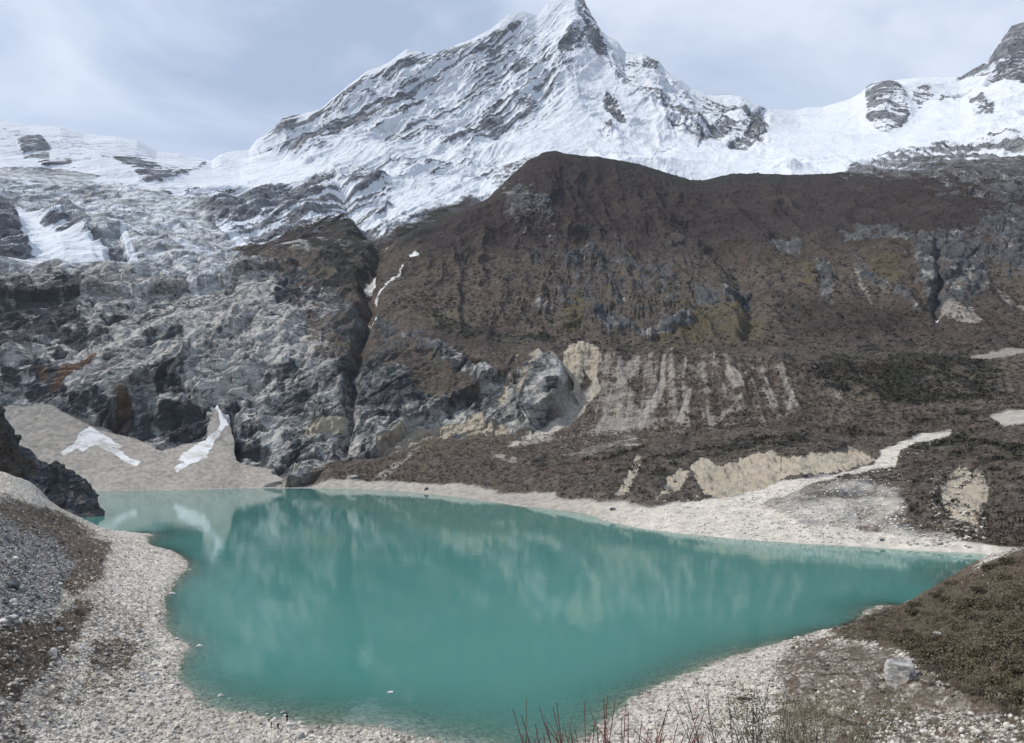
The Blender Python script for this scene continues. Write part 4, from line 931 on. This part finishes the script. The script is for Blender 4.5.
stones(NP.pool([(100, 540), (150, 545), (180, 560), (185, 575), (165, 600), (160, 640), (178, 660), (175, 690), (120, 690), (90, 640), (90, 600), (105, 570)], (SH > .3)), 78, .35, 1.0, "pale angular stone lying loose on the left gravel shore", "stones strewn on the left shore", .25, seed=1)
stones(NP.pool([(0, 690), (60, 690), (180, 695), (260, 724), (420, 740), (420, 743), (0, 743)], (SH > .25)), 46, .25, .6, "pale stone on the sandy gravel along the bottom left edge", "stones on the near beach", .25, seed=2)
stones(NP.pool([(0, 522), (55, 532), (76, 560), (60, 590), (45, 620), (0, 630)]), 46, .5, 1.5, "grey block in the talus heap at the left edge", "blocks of the talus heap", .75, seed=3)
stones(NP.pool([(165, 560), (195, 556), (196, 575), (180, 605), (175, 640), (195, 650), (190, 680), (215, 708), (300, 722), (300, 712), (230, 690), (200, 660), (180, 620)], (SH < .25) & (SH > -.7)), 26, .35, .9, "pale stone half under water at the left shoreline", "stones in the shallows by the left shore", .2, .05, seed=4)
stones(NP.pool([(610, 743), (640, 705), (700, 680), (790, 645), (780, 690), (740, 743)], (SH > .2)), 40, .2, .55, "small pale stone on the right-hand gravel beach", "stones on the right beach", .3, seed=5)
stones(NP.pool([(800, 640), (850, 650), (900, 700), (1024, 712), (1024, 743), (800, 743), (780, 690)], (SH > .5)), 54, .25, .75, "pale stone among sparse scrub on the right bank", "stones among the scrub of the right bank", .3, seed=6)

def boulder(p, size, label, mat=M_PALE, seed=1, flat=.65, rz=0.0, sub=3, sink=.2, name="boulder"):
    me = mesh_from("boulder", *stone_verts(seed, sub, flat)); me.materials.append(mat)
    me.polygons.foreach_set("use_smooth", np.zeros(len(me.polygons), bool))
    o = bpy.data.objects.new(name, me); COL.objects.link(o)
    o.scale = (size, size, size); o.location = (p[0], p[1], p[2] + size * flat * (1 - 2 * sink) * .5); o.rotation_euler = (0, 0, rz)
    return tag(o, label, "boulder")
boulder(NP.at(903, 682), 3.0, "huge pale striped boulder with ochre patch on the scrubby right bank", M_BIG, 21, 1.25, .4, 4, .22)
boulder(NP.at(288, 726), 1.35, "broad white boulder at the water's edge with a person standing on it", M_PALE, 33, .5, .2)
boulder(NP.at(300, 737), 1.0, "low grey-white boulder on the beach right of the people", M_GREY, 35, .6, 1.0)
boulder(NP.at(375, 697) + Vector((0, 0, 1.6)), .75, "left of two pale stones breaking the water off the near beach", M_PALE, 41, .45, .2, 2)
boulder(NP.at(390, 701) + Vector((0, 0, 1.7)), 1.0, "right and larger of two pale stones breaking the water", M_PALE, 43, .5, .5, 2)
boulder(NP.at(5, 620), 1.9, "blue-grey smooth boulder cut by the left edge of view", M_GREY, 51, .9, .3)
boulder(NP.at(13, 588), 2.2, "dark broken slate boulder in the left talus", M_DARK, 53, .7, .8)
boulder(NP.at(60, 627), 1.2, "small black boulder below the talus heap", M_DARK, 55, .6, .1)
boulder(NP.at(77, 577), .62, "single round white boulder on dark scrub above the left shore", M_PALE, 57, .9, .1, 2)
boulder(NP.at(52, 658), 1.1, "upright pointed pale boulder in brown scrub at lower left", M_PALE, 59, 1.2, .6, 2)
boulder(NP.at(200, 649) + Vector((0, 0, .5)), 1.25, "flat white boulder in water just off the left shore", M_PALE, 61, .4, .1, 2)
boulder(NP.at(172, 595) + Vector((0, 0, .3)), 1.2, "flat pale boulder at the shoreline below the left spit", M_PALE, 62, .4, .6, 2)
boulder(NP.at(938, 640), 1.5, "pale boulder half hidden in shrubs above the striped one", M_GREY, 63, .6, .9, 3, .4)
boulder(NP.at(925, 657), 1.3, "flat light grey boulder among brown shrubs", M_GREY, 65, .4, .2)
boulder(NP.at(939, 681), .55, "bright white small boulder right of the striped one", M_PALE, 67, .8, .2, 2)
boulder(NP.at(817, 629), .75, "white boulder on the shoreline where the right beach ends", M_PALE, 69, .7, .3, 2)
boulder(NP.at(734, 648), .6, "small white boulder at the water's edge of the right beach", M_PALE, 71, .6, .3, 2)
boulder(NP.at(885, 712), .7, "pale boulder on the gravel strip below the striped one", M_PALE, 73, .7, .3, 2)
boulder(FP_.at(426, 490), 3.4, "dark boulder alone on the far shore below the yellow cliff", M_DARK, 75, .6, .3)
boulder(FP_.at(613, 510), 2.4, "dark boulder on the pale spit of the far shore", M_DARK, 77, .6, .3)
boulder(FP_.at(882, 541), 1.8, "dark boulder on the far right beach near the water", M_DARK, 79, .6, .3, 2)
boulder(FP_.at(352, 478), 7.0, "pale fallen block at the foot of the far grey slabs", M_GREY, 81, .7, .3)

def many_stones(name, pts, n, s0, s1, mat, seed, flat=.6):
    """a spread of stones nobody could count, one mesh"""
    rs = np.random.RandomState(seed)
    base = [stone_verts(300 + seed * 10 + k, 1, flat) for k in range(5)]
    p = pts[rs.randint(0, len(pts), n)]
    V = []; F = []; off = 0
    for i in range(n):
        v, f = base[i % 5]
        s = s0 * (s1 / s0) ** (rs.rand() ** 2)
        a = rs.uniform(0, 6.28); c, q = math.cos(a), math.sin(a)
        v = v * s
        v = np.stack([v[:, 0] * c - v[:, 1] * q, v[:, 0] * q + v[:, 1] * c, v[:, 2]], 1)
        V.append(v + p[i] + [rs.uniform(-.5, .5), rs.uniform(-.5, .5), s * .1]); F.append(f + off); off += len(v)
    o = link(name, mesh_from(name, np.concatenate(V), np.concatenate(F)), mat, smooth=False)
    o["kind"] = "stuff"; return o
def cobble_material(name, a_, b_, sc):
    t = NT(name)
    v_ = t.n("ShaderNodeTexVoronoi"); v_.inputs["Scale"].default_value = sc; t.l(t.pos(), v_.inputs["Vector"])
    sp = t.n("ShaderNodeSeparateColor"); t.l(v_.outputs["Color"], sp.inputs[0])
    t.principled(t.mix(sp.outputs[0], a_, b_), .92, None, .15); return t.m
many_stones("gravel_stones", np.concatenate([NP.pool([(-60, 500), (118, 532), (190, 560), (165, 620), (185, 690), (300, 720), (480, 743), (-60, 743)], (SH > .1)), NP.pool([(580, 743), (640, 695), (800, 637), (800, 670), (770, 700), (770, 743)], (SH > .1)), NP.pool([(850, 712), (930, 706), (1080, 722), (1080, 743), (900, 735)])]), 12000, .10, .75, cobble_material("gravel_stone", (0.19, 0.18, 0.165), (0.62, 0.585, 0.53), .8), 1)
many_stones("talus_stones", NP.pool([(-60, 516), (0, 518), (60, 532), (80, 560), (60, 594), (45, 624), (-60, 635)]), 2600, .18, .9, cobble_material("talus_stone", (0.065, 0.064, 0.065), (0.38, 0.37, 0.355), .6), 2)
many_stones("fan_stones", np.concatenate([FP_.pool([(590, 520), (640, 506), (780, 480), (876, 462), (910, 478), (905, 520), (980, 548), (740, 540)]), FP_.pool([(740, 500), (850, 470), (905, 490), (905, 525), (960, 545), (740, 540)]), FP_.pool([(875, 455), (950, 428), (960, 436), (895, 465)])]), 4200, .3, 1.3, cobble_material("fan_stone", (0.22, 0.215, 0.20), (0.68, 0.66, 0.62), .3), 3)
many_stones("scree_stones", np.concatenate([FP_.pool([(590, 385), (640, 360), (640, 430), (520, 444)]), FP_.pool([(560, 432), (620, 430), (640, 446), (560, 450)]), FP_.pool([(930, 470), (985, 470), (985, 540), (930, 545)])]), 1500, .6, 1.9, cobble_material("scree_stone", (0.16, 0.155, 0.145), (0.50, 0.48, 0.45), .2), 4)

# ---------------------------------------------------------------- shrubs
def quads_cloud(C_, size, rs, up=.35):
    """one small leaf-like quad per centre"""
    n = len(C_)
    a = rs.normal(size=(n, 3)); a /= np.linalg.norm(a, axis=1)[:, None]
    b = rs.normal(size=(n, 3)); b[:, 2] += up; b = np.cross(a, b); b /= np.linalg.norm(b, axis=1)[:, None] + 1e-9
    s = (size * rs.uniform(.6, 1.3, n))[:, None]
    V = np.stack([C_ - a * s, C_ + b * s * .55, C_ + a * s, C_ - b * s * .55], 1).reshape(-1, 3)
    return V, np.arange(4 * n).reshape(n, 4)
def dome(n, rs, lobes=7, w=1.0, h=.55):
    """points spread through a lumpy low crown"""
    L = np.stack([rs.uniform(-.6, .6, lobes) * w, rs.uniform(-.6, .6, lobes) * w, rs.uniform(.1, .6, lobes) * h], 1)
    Rr = rs.uniform(.3, .55, lobes) * w
    k = rs.randint(0, lobes, n)
    d = rs.normal(size=(n, 3)); d /= np.linalg.norm(d, axis=1)[:, None]
    p = L[k] + d * (Rr[k] * rs.uniform(.55, 1.05, n))[:, None] * np.array([1, 1, h / w * 1.15])
    p[:, 2] = np.abs(p[:, 2]); return p
def tube(V, F, pts, r0, r1, sides=4):
    pts = [np.array(p, float) for p in pts]
    off = sum(len(v) for v in V)
    ring = []
    for i, p in enumerate(pts):
        t_ = pts[min(i + 1, len(pts) - 1)] - pts[max(i - 1, 0)]; t_ /= np.linalg.norm(t_) + 1e-9
        u = np.cross(t_, [.3, .9, .1]); u /= np.linalg.norm(u) + 1e-9; w = np.cross(t_, u)
        r = r0 + (r1 - r0) * i / (len(pts) - 1)
        ring.append(np.stack([p + r * (math.cos(a) * u + math.sin(a) * w) for a in np.linspace(0, 2 * math.pi, sides, endpoint=False)]))
    V.append(np.concatenate(ring))
    for i in range(len(pts) - 1):
        for k in range(sides):
            F.append((off + i * sides + k, off + i * sides + (k + 1) % sides, off + (i + 1) * sides + (k + 1) % sides, off + (i + 1) * sides + k))
def leaf_material(name, a_, b_, c_, sc=1.4):
    t = NT(name)
    oi = t.n("ShaderNodeObjectInfo")
    n1 = t.noise(sc, 3, .7); n2 = t.noise(sc * 6, 2, .7)
    col = t.mix(t.ss(t.math('MULTIPLY_ADD', oi.outputs["Random"], .25, n1), .4, .8), a_, b_)
    col = t.mix(t.ss(n2, .48, .7), col, c_)
    t.principled(col, .8, None, .15); return t.m
def wood_material(name, a_, b_):
    t = NT(name); t.principled(t.mix(t.noise(6, 3, .6), a_, b_), .75, None, .25); return t.m
M_OLIVE = leaf_material("olive_leaves", (0.066, 0.058, 0.037), (0.118, 0.103, 0.068), (0.17, 0.15, 0.108))
M_BROWN = leaf_material("brown_twigs", (0.055, 0.045, 0.036), (0.10, 0.083, 0.067), (0.16, 0.138, 0.112))
M_STEM = wood_material("grey_wood", (0.05, 0.04, 0.034), (0.12, 0.10, 0.085))
M_RED = wood_material("red_bark", (0.10, 0.024, 0.024), (0.19, 0.055, 0.05))
M_DKTW = wood_material("dark_bark", (0.03, 0.026, 0.025), (0.075, 0.065, 0.06))
def shrub_proto(seed, leafm, n=900, h=.55, leaf=.085):
    rs = np.random.RandomState(seed)
    root = empty("shrub", (0, 0, 0))
    V, F = quads_cloud(dome(n, rs, 9, 1.0, h), np.full(n, leaf), rs)
    link("foliage", mesh_from("foliage", V, F), leafm, root, False)
    V = []; F = []
    for k in range(26):
        a = rs.uniform(0, 6.28); rad = rs.uniform(.3, .95); hh = rs.uniform(.5, 1.15) * h
        tube(V, F, [(0, 0, -.15), (math.cos(a) * rad * .5, math.sin(a) * rad * .5, hh * .45), (math.cos(a) * rad, math.sin(a) * rad, hh)], .02, .006, 3)
    link("stem", mesh_from("stem", np.concatenate(V), np.array(F)), M_STEM, root, False)
    return root
PROTO_O = [shrub_proto(500 + i, M_OLIVE, 1000, rnd) for i, rnd in enumerate((.5, .6, .42))]
PROTO_B = [shrub_proto(520 + i, M_BROWN, 650, rnd, .075) for i, rnd in enumerate((.45, .55, .36))]
used = set()
def put_shrubs(pts, n, s0, s1, protos, label, group, seed, gap):
    rs = np.random.RandomState(seed); placed = []
    for i in rs.permutation(len(pts)):
        if len(placed) >= n: break
        p = pts[i]
        if any((p[0] - q[0]) ** 2 + (p[1] - q[1]) ** 2 < gap * gap for q in placed): continue
        placed.append(p)
        pr = protos[rs.randint(len(protos))]
        o = pr if pr.name not in used else copy_tree(pr)
        used.add(pr.name)
        s = rs.uniform(s0, s1)
        o.location = (p[0], p[1], p[2] - .1 * s); o.scale = (s, s, s * rs.uniform(.75, 1.1)); o.rotation_euler = (0, 0, rs.uniform(0, 6.28))
        tag(o, label, "shrub", group)
bank_o = NP.pool([(1060, 555), (1024, 557), (985, 567), (940, 588), (905, 608), (892, 625), (905, 650), (940, 665), (965, 690), (1060, 700)])
bank_b = NP.pool([(905, 606), (870, 617), (835, 629), (850, 642), (890, 648), (935, 690), (1060, 712), (1060, 690), (960, 690), (905, 640)])
put_shrubs(bank_o, 165, 1.5, 3.0, PROTO_O, "low olive-brown shrub in the thicket on the right bank", "olive shrubs of the right bank", 1, 1.35)
put_shrubs(bank_b, 70, .9, 1.9, PROTO_B, "bare brown dwarf shrub at the margin of the right bank thicket", "brown shrubs of the right bank", 2, 1.4)
sparse = NP.pool([(800, 640), (850, 645), (930, 692), (1024, 705), (1024, 743), (840, 743), (790, 700), (775, 665)])
put_shrubs(sparse, 42, .5, 1.1, PROTO_B, "tiny brown shrub between stones on the right bank foot", "small shrubs among the stones on the right", 3, 2.0)
put_shrubs(np.concatenate([NP.pool([(0, 498), (60, 512), (110, 545), (95, 580), (75, 560), (45, 535), (0, 515)]), NP.pool([(0, 630), (50, 620), (95, 602), (75, 645), (45, 680), (0, 695)])]), 46, .6, 1.3, PROTO_B, "dead brown dwarf shrub on the slope above the left shore", "dwarf shrubs above the left shore", 4, 2.2)
mat_shrub = shrub_proto(560, M_BROWN, 1400, .22, .06)
p = NP.at(748, 702); mat_shrub.location = p; mat_shrub.scale = (2.3, 1.6, 1.6); mat_shrub.name = "mat_shrub"
tag(mat_shrub, "dark low mat shrub alone on the pale right-hand gravel beach", "shrub")

def ground_at(th, r): return Vector((r * math.sin(th), r * math.cos(th), float(near_z(np.array([th]), np.array([r]))[0])))
def twig_shrub(name, px_, r, h0, h1, n, spread, mat, label, seed, lean=.25, fork=.5, thick=.009, leafm=None, leafn=0):
    rs = np.random.RandomState(seed)
    th = sight(px_, 743)[0]
    g = ground_at(float(th), r)
    root = empty(name, g)
    ends = []
    V = []; F = []
    for k in range(n):
        h = rs.uniform(h0, h1); bx, by = rs.uniform(-.35, .35) * spread, rs.uniform(-.35, .35) * spread
        ex, ey = bx + rs.normal() * lean * h * .55 + (bx * .9), by + rs.normal() * lean * h * .3
        pts = []
        for t_ in np.linspace(0, 1, 7):
            pts.append((bx + (ex - bx) * t_ ** 1.4 + rs.normal() * .012, by + (ey - by) * t_ ** 1.4 + rs.normal() * .012, -.15 + (h + .15) * t_))
        tube(V, F, pts, thick, thick * .3, 4); ends.append(pts[-1])
        for q in range(rs.poisson(fork * 4)):
            i = rs.randint(2, 6); p0 = np.array(pts[i]); L = rs.uniform(.12, .38) * h * .5
            dd = np.array([rs.normal() * .6, rs.normal() * .4, rs.uniform(.5, 1)]); dd /= np.linalg.norm(dd)
            p2 = p0 + dd * L; p1 = p0 + dd * L * .5 + rs.normal(size=3) * .012
            tube(V, F, [p0, p1, p2], thick * .5, thick * .2, 3); ends.append(p2)
    link("twigs", mesh_from("twigs", np.concatenate(V), np.array(F)), mat, root, False)
    if leafm:
        E = np.array(ends); c = E[rs.randint(0, len(E), leafn)] + rs.normal(size=(leafn, 3)) * np.array([.10, .10, .13])
        V, F = quads_cloud(c, np.full(leafn, .027), rs)
        link("foliage", mesh_from("foliage", V, F), leafm, root, False)
    tag(root, label, "shrub"); return root
twig_shrub("red_twig_shrub", 605, 6.5, 1.5, 2.1, 60, .8, M_RED, "bare red-stemmed shrub with dense upright twigs at the bottom edge", 3, .24, 1.0, .0105)
twig_shrub("red_twig_shrub", 540, 6.0, 1.55, 2.05, 9, .9, M_RED, "sparser red-stemmed shrub with a few thin twigs over the water", 5, .22, .35, .007)
twig_shrub("red_twig_shrub", 668, 7.2, 1.6, 2.05, 7, .7, M_RED, "thin red-stemmed shrub leaning right against the pale gravel", 8, .3, .4, .007)
twig_shrub("bare_shrub", 742, 15, 2.4, 3.5, 22, 1.1, M_DKTW, "leafless dark shrub with forked twigs right of the red stems", 11, .3, 2.2, .014)
M_BUD = leaf_material("green_buds", (0.09, 0.092, 0.055), (0.15, 0.145, 0.09), (0.21, 0.195, 0.13), 5)
twig_shrub("budding_shrub", 805, 19, 2.7, 3.8, 60, 2.6, M_STEM, "shrub misted with small green buds at the bottom right of centre", 14, .32, 1.8, .013, M_BUD, 12000)

def many_bushes(name, pts, n, s0, s1, mat, seed, per=12, h=.7, q=.42, jit=1.2):
    rs = np.random.RandomState(seed)
    p = pts[rs.randint(0, len(pts), n)]
    s = rs.uniform(s0, s1, n)
    d = rs.normal(size=(n, per, 3)); d /= np.linalg.norm(d, axis=2)[..., None]
    d *= rs.uniform(.4, 1, (n, per, 1)); d[..., 2] = np.abs(d[..., 2]) * h
    C_ = (p[:, None, :] + d * s[:, None, None] + rs.uniform(-1, 1, (n, 1, 3)) * [jit, jit, 0]).reshape(-1, 3)
    V, F = quads_cloud(C_, np.repeat(s * q, per), rs)
    o = link(name, mesh_from(name, V, F), mat, smooth=False); o["kind"] = "stuff"; return o
def ground_scrub(pts, n, s0, s1, mat, seed, name): return many_bushes(name, pts, n, s0, s1, mat, seed, 22, .8, .2, .4)
nv = NEAR["P"][..., 2]
ground_scrub(NP.pool([(1080, 548), (1024, 558), (985, 567), (940, 588), (905, 608), (870, 618), (838, 630), (860, 642), (900, 652), (935, 690), (1080, 712)]), 6500, .35, .95, leaf_material("bank_heath", (0.078, 0.066, 0.046), (0.165, 0.142, 0.098), (0.24, 0.21, 0.155), .22), 21, "heath_cover")
ground_scrub(NP.pool([(800, 640), (850, 645), (930, 692), (1080, 708), (1080, 743), (840, 743), (790, 700), (775, 668)], NEAR["veg"] > .3), 1500, .15, .5, leaf_material("sparse_heath", (0.055, 0.046, 0.037), (0.10, 0.086, 0.067), (0.15, 0.13, 0.10), .4), 22, "sparse_heath_cover")
ground_scrub(NP.pool([(-60, 495), (60, 510), (150, 560), (140, 690), (60, 743), (-60, 743)], NEAR["veg"] > .5), 2200, .2, .6, leaf_material("left_heath", (0.050, 0.040, 0.031), (0.092, 0.075, 0.058), (0.14, 0.12, 0.094), .4), 23, "dry_heath_cover")
okf = (FAR["veg"] > .5) & (FAR["gravel"] < .2) & (FAR["v"] > 1.2)
many_bushes("terrace_scrub", FP_.pool([(330, 475), (420, 448), (560, 432), (700, 428), (880, 422), (1080, 400), (1080, 545), (1010, 552), (920, 545), (900, 490), (860, 475), (780, 490), (690, 500), (600, 505), (480, 490), (340, 480)], okf), 7500, .7, 2.0, leaf_material("terrace_scrub", (0.050, 0.043, 0.036), (0.098, 0.085, 0.070), (0.145, 0.127, 0.104), .05), 5)
many_bushes("moraine_scrub", FP_.pool([(540, 335), (1080, 345), (1080, 425), (700, 430), (600, 430), (570, 390)], okf & (FAR["scree"] < .45)), 5200, 1.0, 2.6, leaf_material("moraine_scrub", (0.047, 0.039, 0.033), (0.088, 0.075, 0.062), (0.125, 0.108, 0.088), .04), 6)
many_bushes("hillside_scrub", FP_.pool([(400, 310), (500, 200), (550, 155), (1080, 160), (1080, 350), (560, 345)], okf), 6500, 1.6, 4.2, leaf_material("hillside_scrub", (0.036, 0.031, 0.028), (0.064, 0.055, 0.049), (0.088, 0.077, 0.066), .02), 7)
evp = FAR["P"][(FAR["evg"] > .42) & (FAR["v"] > 1.4) & (FAR["px"] > 390) & (FAR["px"] < 1080) & (FAR["py"] > 300) & (FAR["gravel"] < .2)]
many_bushes("dark_woodland", evp, 1500, 1.4, 3.2, leaf_material("dark_woodland", (0.020, 0.021, 0.018), (0.042, 0.042, 0.034), (0.075, 0.066, 0.052), .06), 8, 16, 1.1)

# ---------------------------------------------------------------- people
def skin_mesh(name, J, E, root, levels=2):
    me = bpy.data.meshes.new(name); me.from_pydata([j[:3] for j in J], E, []); 
    o = bpy.data.objects.new(name, me); COL.objects.link(o)
    md = o.modifiers.new("skin", 'SKIN'); md.use_smooth_shade = True
    for i, j in enumerate(J):
        r = j[3] if isinstance(j[3], tuple) else (j[3], j[3])
        me.skin_vertices[0].data[i].radius = r; me.skin_vertices[0].data[i].use_root = (i == root)
    sb = o.modifiers.new("sub", 'SUBSURF'); sb.levels = levels; sb.render_levels = levels
    dg = bpy.context.evaluated_depsgraph_get(); dg.update()
    res = bpy.data.meshes.new_from_object(o.evaluated_get(dg))
    bpy.data.objects.remove(o); res.name = name
    return res
def cloth(name, c): 
    t = NT(name); t.principled(t.mix(t.noise(40, 3, .6), tuple(x * .8 for x in c), c), .85, None, .2); return t.m
SKIN = cloth("skin", (.42, .25, .18)); HAIR = cloth("hair", (.02, .016, .014)); BLK = cloth("black_cloth", (.012, .013, .017)); NAVY = cloth("navy_cloth", (.016, .018, .03)); WHT = cloth("white_cloth", (.72, .71, .69)); SHOE = cloth("shoe", (.05, .045, .04))
def person(loc, rz, h, top, trousers, label, arm_l, arm_r, stance=.11):
    """joints in metres for a 1.75 m figure facing -Y"""
    k = h / 1.75
    root = empty("person", loc, rz); root.scale = (k, k, k)
    def arm(s, el, wr):
        return [(s * .19, 0, 1.44, .055), (s * el[0], el[1], el[2], .043), (s * wr[0], wr[1], wr[2], .031)]
    def hand(J, E, wi, s):
        w = np.array(J[wi][:3]); e = np.array(J[wi - 1][:3]); d = (w - e) / np.linalg.norm(w - e)
        side = np.cross(d, [s, 0, .2]); side /= np.linalg.norm(side); nrm = np.cross(side, d)
        pi = len(J); J.append((*(w + d * .055), (.036, .022))); E.append((wi, pi))
        for q, (o_, L) in enumerate(((-.028, .062), (-.010, .072), (.009, .068), (.027, .052))):
            a_ = w + d * .085 + side * o_; b_ = a_ + d * L * .55 + nrm * .010 * s; c_ = b_ + d * L * .35 + nrm * .025 * s
            i = len(J); J += [(*a_, .010), (*b_, .009), (*c_, .0075)]; E += [(pi, i), (i, i + 1), (i + 1, i + 2)]
        i = len(J); a_ = w + d * .03 - side * .035; b_ = a_ + d * .03 - side * .022 + nrm * .008 * s; J += [(*a_, .011), (*b_, .009)]; E += [(pi, i), (i, i + 1)]
    AL, AR = arm(1, *arm_l), arm(-1, *arm_r)
    leg = lambda s: [(s * .095, 0, .88, .083), (s * (stance - .01), -.015, .50, .058), (s * stance, .01, .09, .042), (s * (stance + .02), -.14, .035, .036)]
    J = [(0, 0, .96, (.135, .10)), (0, 0, 1.15, (.125, .092)), (0, .005, 1.36, (.15, .10)), (0, .01, 1.47, (.07, .06)), (0, 0, 1.55, (.052, .055)), (0, -.01, 1.64, (.075, .088)), (0, -.005, 1.70, (.068, .082))]
    E = [(0, 1), (1, 2), (2, 3), (3, 4), (4, 5), (5, 6)]
    for A in (AL, AR):
        i = len(J); J += A; E += [(2, i), (i, i + 1), (i + 1, i + 2)]; hand(J, E, i + 2, 1 if A is AL else -1)
    for s in (1, -1):
        i = len(J); J += leg(s); E += [(0, i), (i, i + 1), (i + 1, i + 2), (i + 2, i + 3)]
    i = len(J); J += [(0, -.105, 1.635, .012), (.08, 0, 1.64, .014), (-.08, 0, 1.64, .014)]; E += [(5, i), (5, i + 1), (5, i + 2)]
    link("body", skin_mesh("body", J, E, 0), SKIN, root)
    g = .016
    J = [(0, 0, .90, (.150, .118)), (0, 0, 1.15, (.142, .11)), (0, .005, 1.36, (.168, .118)), (0, .01, 1.48, (.078, .07))]; E = [(0, 1), (1, 2), (2, 3)]
    for A in (AL, AR):
        i = len(J); J += [(*a[:3], a[3] + g) for a in A]; E += [(2, i), (i, i + 1), (i + 1, i + 2)]
    link("jacket", skin_mesh("jacket", J, E, 0), top, root)
    J = [(0, 0, .97, (.142, .11))]; E = []
    for s in (1, -1):
        L = leg(s); i = len(J); J += [(*L[0][:3], .102), (*L[1][:3], .074), (L[2][0], L[2][1], .11, .060)]; E += [(0, i), (i, i + 1), (i + 1, i + 2)]
    link("trousers", skin_mesh("trousers", J, E, 0), trousers, root)
    for s in (1, -1):
        L = leg(s); link("shoe", skin_mesh("shoe", [(L[2][0], .03, .05, .052), (L[3][0] * .98, -.06, .045, .05), (L[3][0], -.16, .035, .04)], [(0, 1), (1, 2)], 0), SHOE, root)
    link("hair", skin_mesh("hair", [(0, .03, 1.62, (.078, .07)), (0, .015, 1.70, (.085, .09)), (0, .0, 1.745, (.06, .07))], [(0, 1), (1, 2)], 1), HAIR, root)
    for s in (1, -1):
        bm = bmesh.new(); bmesh.ops.create_uvsphere(bm, u_segments=8, v_segments=6, radius=.011); me = bpy.data.meshes.new("eye"); bm.to_mesh(me); bm.free()
        o = link("eye", me, BLK, root); o.location = (s * .03, -.093, 1.655)
    bm = bmesh.new(); bmesh.ops.create_cube(bm, size=1); bmesh.ops.scale(bm, vec=(.045, .01, .008), verts=bm.verts); bmesh.ops.bevel(bm, geom=bm.edges[:], offset=.003, segments=2); me = bpy.data.meshes.new("mouth"); bm.to_mesh(me); bm.free()
    o = link("mouth", me, cloth("lips", (.3, .12, .1)), root); o.location = (0, -.094, 1.598)
    return tag(root, label, "person")
bpy.context.view_layer.update()
def drop(x, y):
    dg = bpy.context.evaluated_depsgraph_get()
    hit, p, n, i, o, m = scene.ray_cast(dg, Vector((x, y, 40)), Vector((0, 0, -1)))
    return p
def drop_px(px_, py_):
    q = NP.at(px_, py_); return drop(q[0], q[1])
hang = ((.25, .03, 1.17), (.25, -.06, .93))
p1 = drop_px(287, 724.5)
person(p1, math.radians(160), 1.72, NAVY, BLK, "person all in dark clothes standing on the white waterside boulder", hang, ((.25, .05, 1.18), (.19, -.14, 1.02)))
p2 = drop_px(271, 731)
person(p2, math.radians(-60), 1.78, WHT, BLK, "person in white top and black trousers standing on the gravel", ((.24, -.02, 1.18), (.17, -.22, 1.28)), hang, .12)
p3 = drop_px(278, 731.5)
bag = empty("backpack", p3, .5)
def boxy(name, size, loc, mat, parent, bev):
    bm = bmesh.new(); bmesh.ops.create_cube(bm, size=1); bmesh.ops.scale(bm, vec=size, verts=bm.verts); bmesh.ops.bevel(bm, geom=bm.edges[:], offset=bev, segments=3, affect='EDGES')
    me = bpy.data.meshes.new(name); bm.to_mesh(me); bm.free(); o = link(name, me, mat, parent); o.location = loc; return o
boxy("pack_body", (.34, .24, .52), (0, 0, .26), BLK, bag, .08); boxy("front_pocket", (.26, .1, .26), (0, -.15, .2), BLK, bag, .04); boxy("lid", (.32, .26, .1), (0, -.01, .53), BLK, bag, .04)
for s in (1, -1):
    V = []; F = []; tube(V, F, [(s * .1, .11, .5), (s * .12, .2, .4), (s * .12, .2, .2), (s * .1, .12, .06)], .018, .018, 6)
    link("strap", mesh_from("strap", np.concatenate(V), np.array(F)), BLK, bag)
tag(bag, "small black backpack on the gravel between the two people", "backpack")
print("things", time.time() - T0)

# ================================================================== thin mountain air
HAZE = 1.8e-5
hb = bmesh.new(); bmesh.ops.create_cube(hb, size=1.0); hm = bpy.data.meshes.new("haze"); hb.to_mesh(hm); hb.free()
hz = bpy.data.objects.new("haze", hm); COL.objects.link(hz); hz["kind"] = "stuff"
hz.scale = (14400, 14400, 3026); hz.location = (0, 0, 3000 - 1513)
ht = NT("haze_air"); pv = ht.n("ShaderNodeVolumePrincipled"); pv.inputs["Color"].default_value = (.80, .87, .97, 1); pv.inputs["Density"].default_value = HAZE; pv.inputs["Anisotropy"].default_value = .2
ht.l(pv.outputs[0], ht.out.inputs["Volume"]); hm.materials.append(ht.m)




#@@END
